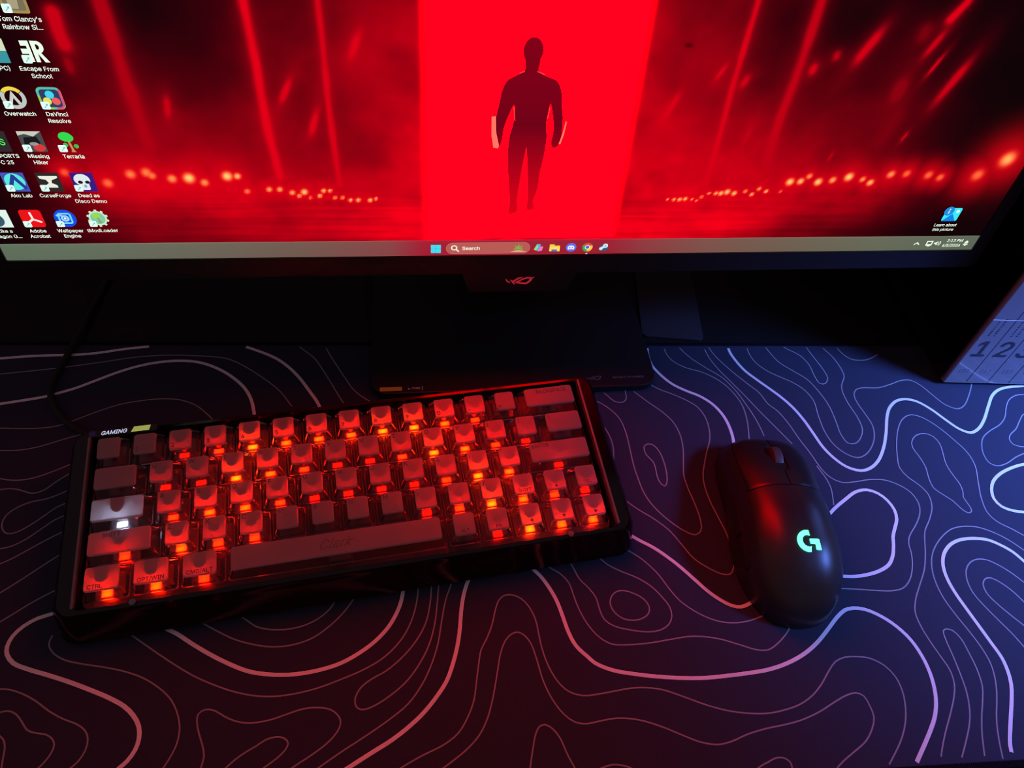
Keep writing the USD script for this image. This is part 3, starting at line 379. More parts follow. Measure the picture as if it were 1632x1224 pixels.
class Flat:
    """flat coloured shapes lit by the screen, each on its own thin layer"""
    def __init__(s): s.m, s.c, s.z = [], [], .00004
    def mesh(s, m, col, k=1.0):
        m = m.copy(); m.apply_translation([0, 0, s.z]); s.z += .000012; s.m.append(m)
        c = lin(col) * k if callable(col) is False else None
        s.c.append(np.repeat(c[None], len(m.vertices), 0)); return s
    def poly(s, p, col, k=1.0):
        return s.mesh(ext(p, .00001), col, k)
    def build(s, parent, name, label=None):
        return part(parent, name, ms(cat(s.m)), glow, col=np.vstack(s.c), label=label)
mm_ = lambda g: affinity.scale(g, .001, .001, origin=(0, 0))
def disc(x, y, r, ry=None): return affinity.scale(Point(x, y).buffer(1, 12), r, ry or r, origin=(x, y))
def rr_(x0, y0, x1, y1, r): return sbox(x0 + r, y0 + r, x1 - r, y1 - r).buffer(r, 5)
def pl(*p): return Polygon(p)
# taskbar: grey-green at the sides, red tinted in the middle where the picture shows through
tb_s = np.array([0, 40, 100, 160, 215, 235, 345, 372, 410, 470, 530, 597.0])
tb_c = np.array([(96, 112, 92), (100, 112, 94), (108, 104, 90), (116, 92, 82), (140, 70, 72), (168, 32, 52), (160, 34, 52), (146, 62, 66), (128, 84, 76), (112, 98, 84), (104, 108, 90), (96, 106, 90)])
tx = np.linspace(0, 597, 200); tv, tc = [], []
for y_, k in ((0, .93), (10.3, 1.0), (10.6, 1.25), (11.19, 1.25)):
    for x in tx: tv.append((x / 1000, y_ / 1000, .00002)); tc.append(lin([np.interp(x, tb_s, tb_c[:, j]) for j in range(3)]) * k)
ii = (np.arange(3)[:, None] * 200 + np.arange(199)[None]).ravel()
part(screen, 'taskbar', ms(trimesh.Trimesh(np.array(tv), np.vstack([np.column_stack([ii, ii + 1, ii + 201]), np.column_stack([ii, ii + 201, ii + 200])]), process=False)), glow, col=np.array(tc), label='translucent grey taskbar along the bottom of the screen')

WHITE = (236, 255, 236)
def icon(col, row, draw, lines, label, arrow=True, bold=True, shift=0.0):
    """one desktop icon with its caption; draw(F) works in a 0..48 pixel square"""
    cx = 6.7 + 16.78 * col + shift; cy_ = (27.8, 50.2, 73.2, 96.0, 118.4, 140.8)[row]; k = .2332
    P = lambda g: affinity.translate(affinity.scale(g, k / 1000, k / 1000, origin=(0, 0)), (cx - 24 * k) / 1000, (cy_ - 24 * k) / 1000)
    F = Flat(); F.P = P; draw(F)
    if arrow:
        F.poly(P(rr_(0, 0, 17, 17, 3)), (225, 255, 245)); F.poly(P(pl((5, 4), (11, 10), (8.5, 11), (13.5, 12.5), (12.5, 7), (11.5, 9), (6, 3))), (120, 170, 190))
    if len(F.m): F.build(screen, 'desktop_icon', label)
    G = Flat()
    for i, l in enumerate(lines):
        m = text(l, .00205, .00001, bold); m.apply_translation([cx / 1000, (cy_ - 8.0 - 3.5 * i) / 1000, 0]); G.mesh(m, WHITE)
    if lines: G.build(screen, 'icon_caption')
def sq(F, c): F.poly(F.P(sbox(0, 0, 48, 48)), c)
# row 5 (top)
icon(3, 5, lambda F: [F.poly(F.P(rr_(0, 0, 48, 48, 4)), (165, 140, 80)), F.poly(F.P(rr_(5, 5, 43, 48, 3)), (120, 112, 88)), F.poly(F.P(pl((12, 8), (30, 8), (34, 40), (16, 46))), (170, 160, 125))], ["Tom Clancy's", 'Rainbow Si...'], 'tan square desktop icon')
icon(2, 4, lambda F: [sq(F, (60, 150, 160)), F.poly(F.P(sbox(0, 24, 48, 48)), (215, 225, 190))], ['4 (PC)'], 'teal and cream desktop icon')
def er(F):
    for y in (0, 16, 32): F.poly(F.P(pl((2 + y * .12, y + 3), (22, y + 3), (22, y + 13), (2 + y * .12, y + 13))), WHITE)
    F.poly(F.P(sbox(16, 3, 22, 45)), WHITE)
    F.poly(F.P(unary_union([sbox(25, 3, 33, 45), disc(36, 33, 11, 12).difference(disc(35, 33, 4, 5)), pl((32, 22), (39, 22), (50, 3), (41, 3))])), WHITE)
icon(3, 4, er, ['Escape From', 'School'], 'white block letter desktop icon')
def ow(F):
    ring = disc(24, 24, 24).difference(disc(24, 24, 16)); top = pl((24, 24), (-2, 44), (10, 60), (38, 60), (50, 44))
    F.poly(F.P(ring.difference(top.buffer(1))), (190, 200, 195)); F.poly(F.P(ring.intersection(top)), (240, 215, 70))
    F.poly(F.P(pl((24, 40), (12, 12), (18, 10), (24, 24), (30, 10), (36, 12)).intersection(disc(24, 24, 18))), (200, 208, 200))
icon(2, 3, ow, ['Overwatch'], 'round grey ring desktop icon with an orange top')
def dv(F):
    F.poly(F.P(rr_(0, 0, 48, 48, 11)), (90, 190, 170)); F.poly(F.P(pl((24, 24), (48, 48), (48, 10), (40, 0), (30, 0)).intersection(rr_(0, 0, 48, 48, 11))), (215, 90, 120)); F.poly(F.P(pl((24, 24), (0, 30), (0, 5), (12, 0), (24, 0)).intersection(rr_(0, 0, 48, 48, 11))), (150, 200, 80))
    F.poly(F.P(rr_(5, 5, 43, 43, 7)), (45, 65, 100)); F.poly(F.P(disc(24, 32, 8.5)), (70, 215, 245)); F.poly(F.P(disc(15.5, 18, 8)), (235, 225, 90)); F.poly(F.P(disc(32.5, 18, 8)), (240, 95, 95))
icon(3, 3, dv, ['DaVinci', 'Resolve'], 'rounded square desktop icon with three coloured dots')
icon(1, 2, lambda F: [sq(F, (50, 42, 44)), F.mesh(xf(text('S', .0032, .00001, True), T((6.7 + 16.78 + 2.6) / 1000, .0729, 0)), (70, 245, 90))], ['EA SPORTS', 'FC 25'], 'dark square desktop icon with a green letter', False)
icon(2, 2, lambda F: [sq(F, (74, 74, 76)), F.poly(F.P(pl((0, 48), (0, 38), (14, 42), (30, 36), (48, 48))), (200, 205, 190)), F.poly(F.P(pl((6, 16), (40, 20), (36, 36), (10, 34))), (24, 26, 30)), F.poly(F.P(disc(34, 10, 12, 9).intersection(sbox(0, 0, 48, 48))), (215, 60, 60)), F.poly(F.P(disc(26, 19, 9, 4)), (150, 150, 150))], ['Missing', 'Hiker'], 'dark photographic desktop icon')
def tree(F):
    F.poly(F.P(pl((24, 0), (34, 0), (31, 6), (28, 26), (23, 26), (26, 6))), (205, 140, 90)); F.poly(F.P(unary_union([disc(22, 36, 14, 11), disc(28, 34, 10, 9)])), (50, 220, 80)); F.poly(F.P(disc(17, 17, 5)), (60, 190, 80)); F.poly(F.P(disc(38, 14, 5)), (60, 190, 80))
icon(3, 2, tree, ['Terraria'], 'desktop icon of a small green tree')
icon(0, 1, lambda F: None, ['Tools'], None, False)
def aim(F):
    sq(F, (70, 85, 185)); F.poly(F.P(disc(24, 25, 21)), (90, 235, 220)); F.poly(F.P(pl((22, 44), (4, 6), (12, 2), (24, 30), (40, 4), (45, 10), (27, 42))), (40, 60, 150)); F.poly(F.P(pl((24, 26), (16, 8), (34, 8))), (90, 235, 220))
icon(1, 1, aim, ['Aim Lab'], 'blue square desktop icon with a turquoise disc')
def anvil(F):
    sq(F, (48, 40, 40)); F.poly(F.P(pl((4, 40), (44, 40), (44, 35), (30, 29), (28, 22), (38, 16), (38, 10), (14, 10), (14, 16), (22, 22), (18, 30), (6, 33))), (236, 240, 225))
icon(2, 1, anvil, ['CurseForge'], 'dark square desktop icon with a white anvil')
def skull(F):
    sq(F, (58, 28, 130)); F.poly(F.P(unary_union([disc(22, 30, 17, 15), rr_(14, 4, 34, 22, 4)])), (225, 235, 235)); F.poly(F.P(unary_union([disc(17, 24, 5, 4), disc(32, 24, 5, 4)])), (30, 20, 50)); F.poly(F.P(disc(25, 14, 3, 4)), (120, 170, 200))
icon(3, 1, skull, ['Dead as', 'Disco Demo'], 'purple square desktop icon with a pale skull')
icon(0, 0, lambda F: [sq(F, (225, 245, 235)), F.poly(F.P(disc(16, 20, 18, 18).intersection(sbox(0, 0, 48, 48))), (60, 90, 110))], ['Like a', 'Dragon G...'], 'white square desktop icon with a dark figure', False)
def acro(F):
    F.poly(F.P(rr_(0, 0, 48, 48, 8)), (235, 20, 25)); st = []
    for a in (95, 215, 335):
        c, s = math.cos(math.radians(a)), math.sin(math.radians(a)); st.append(LineString([(25, 22), (25 + 8 * c, 22 + 8 * s), (25 + 17 * c, 22 + 17 * s)]).buffer(2.6))
    F.poly(F.P(unary_union(st)), (255, 230, 225))
icon(1, 0, acro, ['Adobe', 'Acrobat'], 'red square desktop icon with a white loop mark')
def wpe(F):
    F.poly(F.P(disc(24, 24, 24)), (20, 80, 230)); F.poly(F.P(rr_(11, 11, 37, 37, 4).exterior.buffer(2)), (130, 220, 250)); F.poly(F.P(disc(24, 24, 9).difference(disc(24, 24, 4.5))), (160, 225, 250))
    F.poly(F.P(disc(24, 24, 3)), (235, 250, 255)); F.poly(F.P(sbox(6, 30, 20, 34)), (150, 220, 250))
icon(2, 0, wpe, ['Wallpaper', 'Engine'], 'round blue desktop icon with a gear')
def tml(F):
    g = [disc(24, 24, 20)]
    for k in range(10): g.append(affinity.rotate(rr_(21, 40, 27, 48, 1.5), 36 * k, origin=(24, 24)))
    F.poly(F.P(unary_union(g)), (205, 235, 200)); F.poly(F.P(disc(24, 24, 16)), (125, 205, 165)); F.poly(F.P(disc(22, 31, 8, 7)), (160, 220, 70)); F.poly(F.P(pl((23, 12), (32, 12), (28, 16), (25, 26), (22, 26), (24, 16))), (150, 150, 90))
icon(3, 0, tml, ['tModLoader'], 'pale green cog desktop icon with a tree')
def learn(F):
    F.poly(F.P(rr_(2, 2, 48, 44, 6)), (60, 235, 250)); F.poly(F.P(pl((4, 2), (26, 26), (44, 2))), (20, 130, 235)); F.poly(F.P(disc(12, 34, 14)), (30, 140, 225)); F.poly(F.P(unary_union([sbox(10.5, 26, 13.5, 36), disc(12, 40, 2)])), (235, 250, 255)); F.poly(F.P(disc(38, 33, 5)), (225, 255, 255))
icon(0, 0, learn, ['Learn about', 'this picture'], 'cyan picture desktop icon at the right end of the screen', False, True, 561.0)
# taskbar items
def tbar(cx, draw, name, label=None, cy_=5.1, k=.2332):
    F = Flat(); F.z = .00006; F.P = lambda g: affinity.translate(affinity.scale(g, k / 1000, k / 1000, origin=(0, 0)), (cx - 12 * k) / 1000, (cy_ - 12 * k) / 1000); draw(F); return F.build(screen, name, label)
tbar(241.5, lambda F: [F.poly(F.P(rr_(x, y, x + 12.4, y + 12.4, 1)), (60, 225, 245)) for x in (-1.5, 11.6) for y in (-1.5, 11.6)], 'taskbar_icon', 'four cyan squares on the taskbar')
def srch(F):
    F.z = .00006; p = mm_(rr_(247.5, 1.1, 298.6, 9.2, 4.0)); F.poly(p.buffer(.00015), (205, 120, 110)); F.poly(p, (186, 92, 86))
    F.poly(mm_(unary_union([disc(252.3, 5.6, 1.9).difference(disc(252.3, 5.6, 1.2)), LineString([(253.5, 4.4), (255, 3)]).buffer(.42)])), (250, 250, 235))
    m = text('Search', .0024, .00001, True, 'l'); m.apply_translation([.2572, .0052, 0]); F.mesh(m, (250, 250, 235))
    F.poly(mm_(pl((286.5, 2.2), (297, 2.2), (294, 3.0), (291.5, 3.4), (289, 3.0))), (235, 190, 150))
    lv = [affinity.rotate(affinity.scale(Point(291.5, 6.0).buffer(1), .42, 1.7), a, origin=(291.5, 4.6)) for a in (0, 48, -48, 100, -100)]
    F.poly(mm_(unary_union(lv)), (120, 190, 70))
F = Flat(); srch(F); F.build(screen, 'search_box', 'rounded search box on the taskbar')
tbar(303.8, lambda F: [F.poly(F.P(pl((0, 6), (8, 24), (18, 22), (10, 2))), (60, 190, 235)), F.poly(F.P(pl((0, 6), (6, 3), (12, 14), (8, 22))), (160, 220, 120)), F.poly(F.P(pl((10, 0), (22, 2), (25, 16), (16, 16))), (235, 120, 190))], 'taskbar_icon', 'multicoloured ribbon taskbar icon')
tbar(314.0, lambda F: [F.poly(F.P(unary_union([sbox(-2, 0, 26, 18), sbox(-2, 16, 11, 22)])), (250, 205, 70)), F.poly(F.P(sbox(-2, 0, 26, 14)), (255, 222, 100)), F.poly(F.P(sbox(4, 0, 19, 6)), (60, 130, 200))], 'taskbar_icon', 'yellow folder taskbar icon')
tbar(324.2, lambda F: [F.poly(F.P(disc(12, 12, 14)), (95, 110, 235)), F.poly(F.P(unary_union([disc(12, 12, 9, 6), disc(6, 9, 3, 4), disc(18, 9, 3, 4)]).difference(unary_union([disc(8.5, 11, 2), disc(15.5, 11, 2)]))), (240, 240, 255))], 'taskbar_icon', 'round violet taskbar icon')
def chrom(F):
    for a, c in ((30, (225, 70, 60)), (150, (60, 170, 80)), (270, (245, 200, 60))):
        w = [(12, 12)] + [(12 + 30 * math.cos(math.radians(a + b)), 12 + 30 * math.sin(math.radians(a + b))) for b in range(0, 121, 20)]
        F.poly(F.P(disc(12, 12, 14).intersection(Polygon(w))), c)
    F.poly(F.P(disc(12, 12, 7)), (245, 245, 245)); F.poly(F.P(disc(12, 12, 5)), (60, 110, 220)); F.poly(F.P(disc(12, -8, 3, 2)), (230, 190, 190))
tbar(334.5, chrom, 'taskbar_icon', 'red, green and yellow ring taskbar icon')
tbar(344.6, lambda F: [F.poly(F.P(disc(13, 10, 12, 11)), (40, 90, 130)), F.poly(F.P(unary_union([disc(17, 16, 7), disc(6, 7, 5), LineString([(6, 8), (17, 15)]).buffer(3.5)])), (215, 235, 240)), F.poly(F.P(disc(17, 16, 3)), (150, 190, 205))], 'taskbar_icon', 'dark blue disc and crank taskbar icon')
F = Flat(); F.z = .00006
F.poly(mm_(LineString([(553.4, 4.6), (555, 6.0), (556.6, 4.6)]).buffer(.4)), WHITE)
F.poly(mm_(unary_union([sbox(561.6, 3.6, 566, 7.4).difference(sbox(562.4, 4.7, 565.2, 6.6)), sbox(563, 3, 565, 3.6)])), WHITE)
F.poly(mm_(unary_union([pl((567.2, 4.8), (568.2, 4.8), (569.4, 3.7), (569.4, 7.1), (568.2, 6), (567.2, 6)), LineString([(570.1, 4.4), (570.6, 5.4), (570.1, 6.4)]).buffer(.25), LineString([(571, 3.8), (571.7, 5.4), (571, 7)]).buffer(.25)])), WHITE)
for s_, y_ in (('2:13 PM', 7.5), ('6/5/2026', 3.7)):
    m = text(s_, .0021, .00001, True, 'r'); m.apply_translation([.5868, y_ / 1000, 0]); F.mesh(m, WHITE)
F.poly(mm_(unary_union([pl((588.3, 4), (592, 4), (591.4, 4.9), (591.4, 6.4), (590.2, 7.5), (588.9, 6.4), (588.9, 4.9)), disc(590.2, 3.5, .7, .4)]).difference(LineString([(588.6, 5.4), (591.6, 5.4)]).buffer(.15))), WHITE)
F.build(screen, 'clock_and_tray', 'white clock and tray symbols at the right end of the taskbar')
# plain standing figure in the red band of the picture (a generic stand-in)
def fig(pts): return Polygon(spline([(p[0], p[1]) for p in pts], True, .8))
body = unary_union([disc(289.8, 124.2, 5.0, 6.6), fig([(286.4, 122), (293.4, 122), (293.6, 114), (297.5, 111.6), (303.4, 109), (306.2, 104), (307.2, 97), (308.7, 90), (309.2, 82), (309.0, 76.5), (307.4, 72.6), (305.2, 72.0), (304.2, 75), (304.6, 83), (303.4, 90), (301.4, 97), (300.4, 90), (300.2, 85), (301.2, 78), (300.9, 68), (299.6, 56), (299.2, 46), (297.4, 38), (298.2, 33), (294.6, 32.6), (294.2, 40), (293.2, 52), (291.8, 64), (290.8, 72), (289.6, 62), (288.6, 50), (288.0, 39), (288.2, 31), (284.0, 30), (284.0, 37), (283.0, 46), (281.8, 56), (280.8, 68), (281.0, 78), (282.6, 87), (282.2, 96), (279.6, 90), (277.6, 83), (276.8, 75.5), (275.2, 71.8), (273.0, 72.4), (272.2, 77), (272.4, 84), (273.4, 91), (274.6, 98), (275.6, 104), (278, 109), (283, 112), (286.4, 114.4)])])
parts_ = [];  fc = []
for y0, y1 in zip(np.arange(29, 130, 4), np.arange(33, 134, 4)):
    g = body.intersection(sbox(260, y0, 320, y1))
    if g.is_empty: continue
    e = ext(mm_(g), .00001); e.apply_translation([0, 0, .00004]); parts_.append(e)
    yy = e.vertices[:, 1] * 1000; r = np.interp(yy, [30, 45, 60, 75, 85, 100, 118, 132], [215, 200, 172, 138, 112, 122, 124, 132]); fc.append(np.column_stack([lin(r), 0 * r + .0005, lin(0 * r + 24)]))
part(screen, 'standing_figure', ms(cat(parts_)), glow, col=np.vstack(fc), label='dark silhouette of a standing person in the picture')
F = Flat(); F.z = .00008
for g in ([(270.8, 89.5), (273.0, 89.8), (273.8, 80), (275.6, 73), (275.2, 71.4), (272.6, 71.6), (271.2, 79)], [(310.6, 87.5), (311.3, 87), (310.6, 80), (309.2, 74), (308.2, 74.2), (309.6, 80)]): F.poly(mm_(Polygon(g)), (255, 120, 100))
for a, b in (((286.2, 113.8), (284, 112.9)), ((292.8, 113.9), (296.6, 112.4)), ((282.2, 95), (283.2, 87.5)), ((301.2, 95), (300.6, 89))): F.poly(mm_(LineString([a, b]).buffer(.22)), (255, 70, 70))
F.build(screen, 'figure_highlight')

# housing
bz = .0085; bt = .0138
outer = rr_(-bz, -bt, W_ + bz, H_ + bz, .006); inner = sbox(0, 0, W_, H_)
fr = ext(outer.difference(inner), .0035); fr.apply_translation([0, 0, -.0025]); part(monitor, 'bezel', ms(fr), plastic)
bk = ext(outer, .012); bk.apply_translation([0, 0, -.0148]); part(monitor, 'back_cover', ms(bk), plastic_matte)
hump = loft([at_z(rrect(W_ / 2, H_ * .52, .30, .20, .03), -.052), at_z(rrect(W_ / 2, H_ * .5, .40, .25, .04), -.040), at_z(rrect(W_ / 2, H_ * .5, .52, .29, .04), -.0146)]); part(monitor, 'rear_housing', ms(hump), plastic_matte)
tabp = pl((.2940 - .036, -.012), (.2940 - .031, -.0275), (.2940 + .031, -.0275), (.2940 + .036, -.012)).buffer(.001)
tb = ext(tabp, .010); tb.apply_translation([0, 0, -.0093]); tabo = part(monitor, 'chin_tab', ms(tb), plastic)
lg = [pl((0, 7.6), (1.2, 7.0), (3.0, 4.6), (5.4, 3.2), (5.0, 2.7), (2.2, 3.6), (.9, 5.2)), pl((4.9, 6.6), (5.6, 6.2), (8.2, 4.9), (13.2, 9.0), (18.2, 9.8), (17.6, 8.9), (14.6, 8.0), (8.9, 3.4), (10.6, .6), (9.8, .3), (7.6, 2.6), (6.2, 4.6)),
      pl((10.4, 2.7), (14.4, 1.3), (21.2, .3), (24.2, 1.3), (27.4, 4.6), (29.2, 8.4), (30.6, 9.7), (29.6, 9.6), (26.8, 8.4), (27.0, 9.6), (21.8, 9.6), (16.2, 6.6)).difference(pl((13.6, 3.2), (21.6, 2.1), (24.6, 4.3), (26.0, 7.0), (25.2, 8.3), (21.8, 7.9), (17.2, 5.6)))]
lgm = affinity.translate(affinity.scale(unary_union(lg), .00060, .00060, origin=(0, 0)), .2849, -.0228)
lm = ext(lgm, .0004); lm.apply_translation([0, 0, .0007]); part(tabo, 'emblem', ms(lm), emblem_red, label='red angular eye emblem under the screen')
# stand
def mw(m): return xf(m, T(*(-MBASE)))
part(monitor, 'stand_neck', mw(loft([at_z(rrect(.108, .225, .075, .030, .01), .006), at_z(rrect(.108, .215, .062, .026, .01), .12), at_z(rrect(.108, .197, .060, .024, .01), .30)])), plastic_matte)
base = part(monitor, 'stand_base', mw(rbox(.006, .207, .0845, .265, .0006, .0066, .012, .0012)), plastic)
def on_base(m, x, y): return mw(xf(m, T(x, y, .00665)))
part(base, 'sticker', on_base(ext(sbox(-.0075, -.0017, .0075, .0017), .0001), .0195, .0885), label_yellow, label='small yellow sticker')
part(base, 'sticker_lettering', on_base(cat([text('e-TYPE', .0016, .0001, True), xf(ext(sbox(0, -.0018, .0004, .0018), .0001), T(.0055, 0, 0))]), .035, .0885), label_white)
part(base, 'emblem', on_base(ext(affinity.scale(affinity.translate(unary_union(lg), -15, -5), .00040, .00040, origin=(0, 0)), .0001), .1615, .0925), emblem_grey)
part(base, 'lettering', on_base(text('REPUBLIC OF GAMERS', .0015, .0001, True), .1865, .0925), emblem_grey)

# ------------------------------------------------------------------ keyboard
KYAW, KT = 5.87110719, math.radians(7.79997412); U = .01905
KM = np.eye(4); KM[:3, 1] = [0, math.cos(KT), math.sin(KT)]; KM[:3, 2] = [0, -math.sin(KT), math.cos(KT)]; KM[:3, 3] = [0, 0, .036]
def kp(m): return xf(m, KM)                    # key plane frame: u right, v back, h above the key tops
kb = thing('keyboard', 'compact clear-cased keyboard with red lit keys below the monitor', 'keyboard', (0, 0, 0), KYAW)
def ring_k(w, d, h, r, cv=0.0): return (KM[:3, :3] @ at_z(rrect(0, cv, w, d, r, 5), h).T).T + KM[:3, 3]
def ring_z(w, y0, y1, z, r): return at_z(rrect(0, (y0 + y1) / 2, w, y1 - y0, r, 5), z)
# smoky clear case: solid outer shell with a pocket
shell = loft([ring_z(.313, -.0565, .0555, .0016, .010), ring_z(.317, -.0588, .0575, .0034, .012), ring_k(.3150, .1105, -.0125, .009, .0), ring_k(.3105, .1075, -.0082, .008, .0), ring_k(.3080, .1055, -.0070, .007, .0),
              ring_k(.2935, .1020, -.0070, .004), ring_k(.2905, .1000, -.0090, .003), ring_k(.2895, .0990, -.0195, .003)])
part(kb, 'case', kp(trimesh.Trimesh(shell.vertices, shell.faces, process=False)) if False else shell, smoky, 35, label='smoky clear acrylic case')
part(kb, 'circuit_board', kp(rbox(-.1440, .1440, -.0488, .0488, -.0188, -.0168, .003, .0003)), case_metal)
part(kb, 'switch_plate', kp(rbox(-.1438, .1438, -.0486, .0486, -.0152, -.0140, .003, .0003)), plate_mat)
for x in (-.1172, .1172):
    for y in (-.0512,):
        part(kb, 'screw', kp(cat([xf(trimesh.creation.cylinder(.0017, .0012, sections=20), T(x, y, -.0065)), xf(trimesh.creation.cylinder(.0011, .0016, sections=6), T(x, y, -.0064))])), chrome)
for x in (-.150, .150):
    for y0, y1 in ((-.056, -.042), (.040, .054)):
        z1 = .0030; part(kb, 'foot', rbox(x - .006, x + .006, y0, y1, .00015, z1, .004, .0006), rubber)
# inner light-catching rim and outer rails
frosted_rim = M_('frosted_rim', {'d': ('diffuse_bsdf', {'color': (.22, .20, .20)}), 'c': ('transparent_bsdf', {'color': (.5, .48, .48)}), 'm': ('mix_closure', {'fac': .4}), 'g': ('glossy_bsdf', {'roughness': .2}), 'm3': ('mix_closure', {'fac': .08})}, [('d.BSDF', 'm.closure1'), ('c.BSDF', 'm.closure2'), ('m.closure', 'm3.closure1'), ('g.BSDF', 'm3.closure2')], 'm3.closure')
for x in (-.1462, .1462): part(kb, 'side_rail', kp(rbox(x - .0007, x + .0007, -.0500, .0500, -.0120, -.0040 if x > 0 else -.0060, .0006, .0003)), frosted_rim)
# badge strip with lettering at the back left
bd = rbox(-.1475, -.1100, .0498, .0545, -.0092, -.0068, .0012, .0003); badge = part(kb, 'badge_strip', kp(bd), plastic)
part(badge, 'badge_lettering', kp(xf(text('GAMING', .0024, .00012, True, 'l', .25), T(-.1402, .0519, -.00675))), badge_white, label='white badge lettering with an added glow')
part(badge, 'badge_label', kp(xf(ext(pl((-.005, -.0015), (.0048, -.0015), (.0056, .0018), (-.0034, .0018)), .0002), T(-.1192, .0521, -.00675))), badge_yellow, label='yellow-green badge label with an added glow')
part(badge, 'badge_disc', kp(xf(trimesh.creation.cylinder(.0019, .0003, sections=20), T(-.1450, .0519, -.0067))), plain('badge_blue', (.03, .05, .25), .4), label='small dark blue disc')

RED = dict(low=(30, .012, .004), mid=(64, .22, .008), hot=(120, 1.3, .012), max=(165, 4.0, .03), white=(30.0, 33.0, 50.0))
rows = [
 [('ESC', 1, 0), ('1', 1, 0), ('2', 1, 'low'), ('3', 1, 'mid'), ('4', 1, 'max'), ('5', 1, 'hot'), ('6', 1, 'hot'), ('7', 1, 'hot'), ('8', 1, 'max'), ('9', 1, 'max'), ('0', 1, 'hot'), ('-', 1, 'mid'), ('=', 1, 0), ('BACKSPACE', 2, 0)],
 [('TAB', 1.5, 0), ('Q', 1, 'low'), ('W', 1, 'low'), ('E', 1, 'max'), ('R', 1, 'hot'), ('T', 1, 'mid'), ('Y', 1, 'low'), ('U', 1, 'low'), ('I', 1, 'mid'), ('O', 1, 'max'), ('P', 1, 'hot'), ('[', 1, 'mid'), (']', 1, 'low'), ('\\', 1.5, 0)],
 [('CAPS', 1.75, 'white'), ('A', 1, 'mid'), ('S', 1, 'hot'), ('D', 1, 'hot'), ('F', 1, 'mid'), ('G', 1, 'low'), ('H', 1, 'low'), ('J', 1, 'low'), ('K', 1, 'low'), ('L', 1, 'mid'), (';', 1, 'max'), ("'", 1, 'hot'), ('ENTER', 2.25, 'low')],
 [('SHIFT', 2, 'mid'), ('Z', 1, 'hot'), ('X', 1, 'mid'), ('C', 1, 'mid'), ('V', 1, 0), ('B', 1, 0), ('N', 1, 0), ('M', 1, 0), (',', 1, 'low'), ('.', 1, 'mid'), ('/', 1, 'max'), ('SHIFT', 1, 'hot'), ('UP', 1, 'mid'), ('DEL', 1, 'low')],
 [('CTRL', 1.25, 'hot'), ('OPT/WIN', 1.25, 'hot'), ('CMD/ALT', 1.25, 'mid'), ('SPACE', 6.25, 0), ('ALT', 1, 0), ('FN', 1, 'low'), ('LEFT', 1, 'max'), ('DOWN', 1, 'hot'), ('RIGHT', 1, 'hot')]]
TOPH = -.0014
def keycap(wu):
    w, d = wu * U - .0009, U - .0009; tw, td = wu * U - .0073, .0127
    # thin clear skirt: outer wall up, inner wall down
    s = .0011
    o = lambda k, ins, h: at_z(rrect(0, 0, w + (tw - w) * k - 2 * ins, d + (td - d) * k - 2 * ins, .0011 + .0004 * k), h)
    sk = loft([o(0, 0, -.0092), o(.15, 0, -.0084), o(.72, 0, -.0034), o(1, 0, TOPH), o(1, s * .7, TOPH), o(.72, s, -.0036), o(.12, s, -.0084), o(0, s, -.0092)], False, False)
    n = 24; k = 7 * n
    f = list(map(tuple, sk.faces)) + [q for i in range(n) for q in ((k + i, k + (i + 1) % n, (i + 1) % n), (k + i, (i + 1) % n, i))]
    sk = trimesh.Trimesh(sk.vertices, np.array(f), process=False)
    r = lambda ins, h: at_z(rrect(0, 0, tw + .0002 - 2 * ins, td + .0002 - 2 * ins, .0016), h)
    tp = loft([r(0, TOPH + .00002), r(0, -.0006), r(.00022, -.00018), r(.0007, 0)], False, True)
    return sk, tp
def switch():
    b = loft([at_z(rrect(0, 0, .0138, .0138, .001, 2), -.0142), at_z(rrect(0, 0, .0138, .0138, .001, 2), -.0134), at_z(rrect(0, 0, .0112, .0112, .001, 2), -.0108)])
    return b
def stem():
    tube_ = ext(disc(0, 0, 2.75).difference(unary_union([sbox(-2.1, -.65, 2.1, .65), sbox(-.65, -2.1, .65, 2.1)])), 1.0)
    tube_.apply_scale([.001, .001, .0093]); tube_.apply_translation([0, 0, -.0108]); return tube_
def led(c):
    n = 7; x = np.linspace(-1, 1, n); y = np.linspace(-1, 1, 5); gx, gy = np.meshgrid(x, y)
    v = np.column_stack([gx.ravel() * .0026, gy.ravel() * .0015 - .0050, -.0104 - .0002 * gy.ravel()]); e = np.exp(-(gx.ravel() ** 2 * 1.5 + gy.ravel() ** 2 * 1.2))
    i = (np.arange(4)[:, None] * n + np.arange(n - 1)[None]).ravel(); f = np.vstack([np.column_stack([i, i + 1, i + n + 1]), np.column_stack([i, i + n + 1, i + n])])
    c = np.asarray(c, float); edge = np.array([c[0] * .5, min(c[1], .03), min(c[2], .02)]) if c[1] < c[0] * .5 else c * .5
    return trimesh.Trimesh(v, f, process=False), edge[None] * (1 - e[:, None]) + c[None] * e[:, None]
CAPS = {}
SW, ST = switch(), stem()
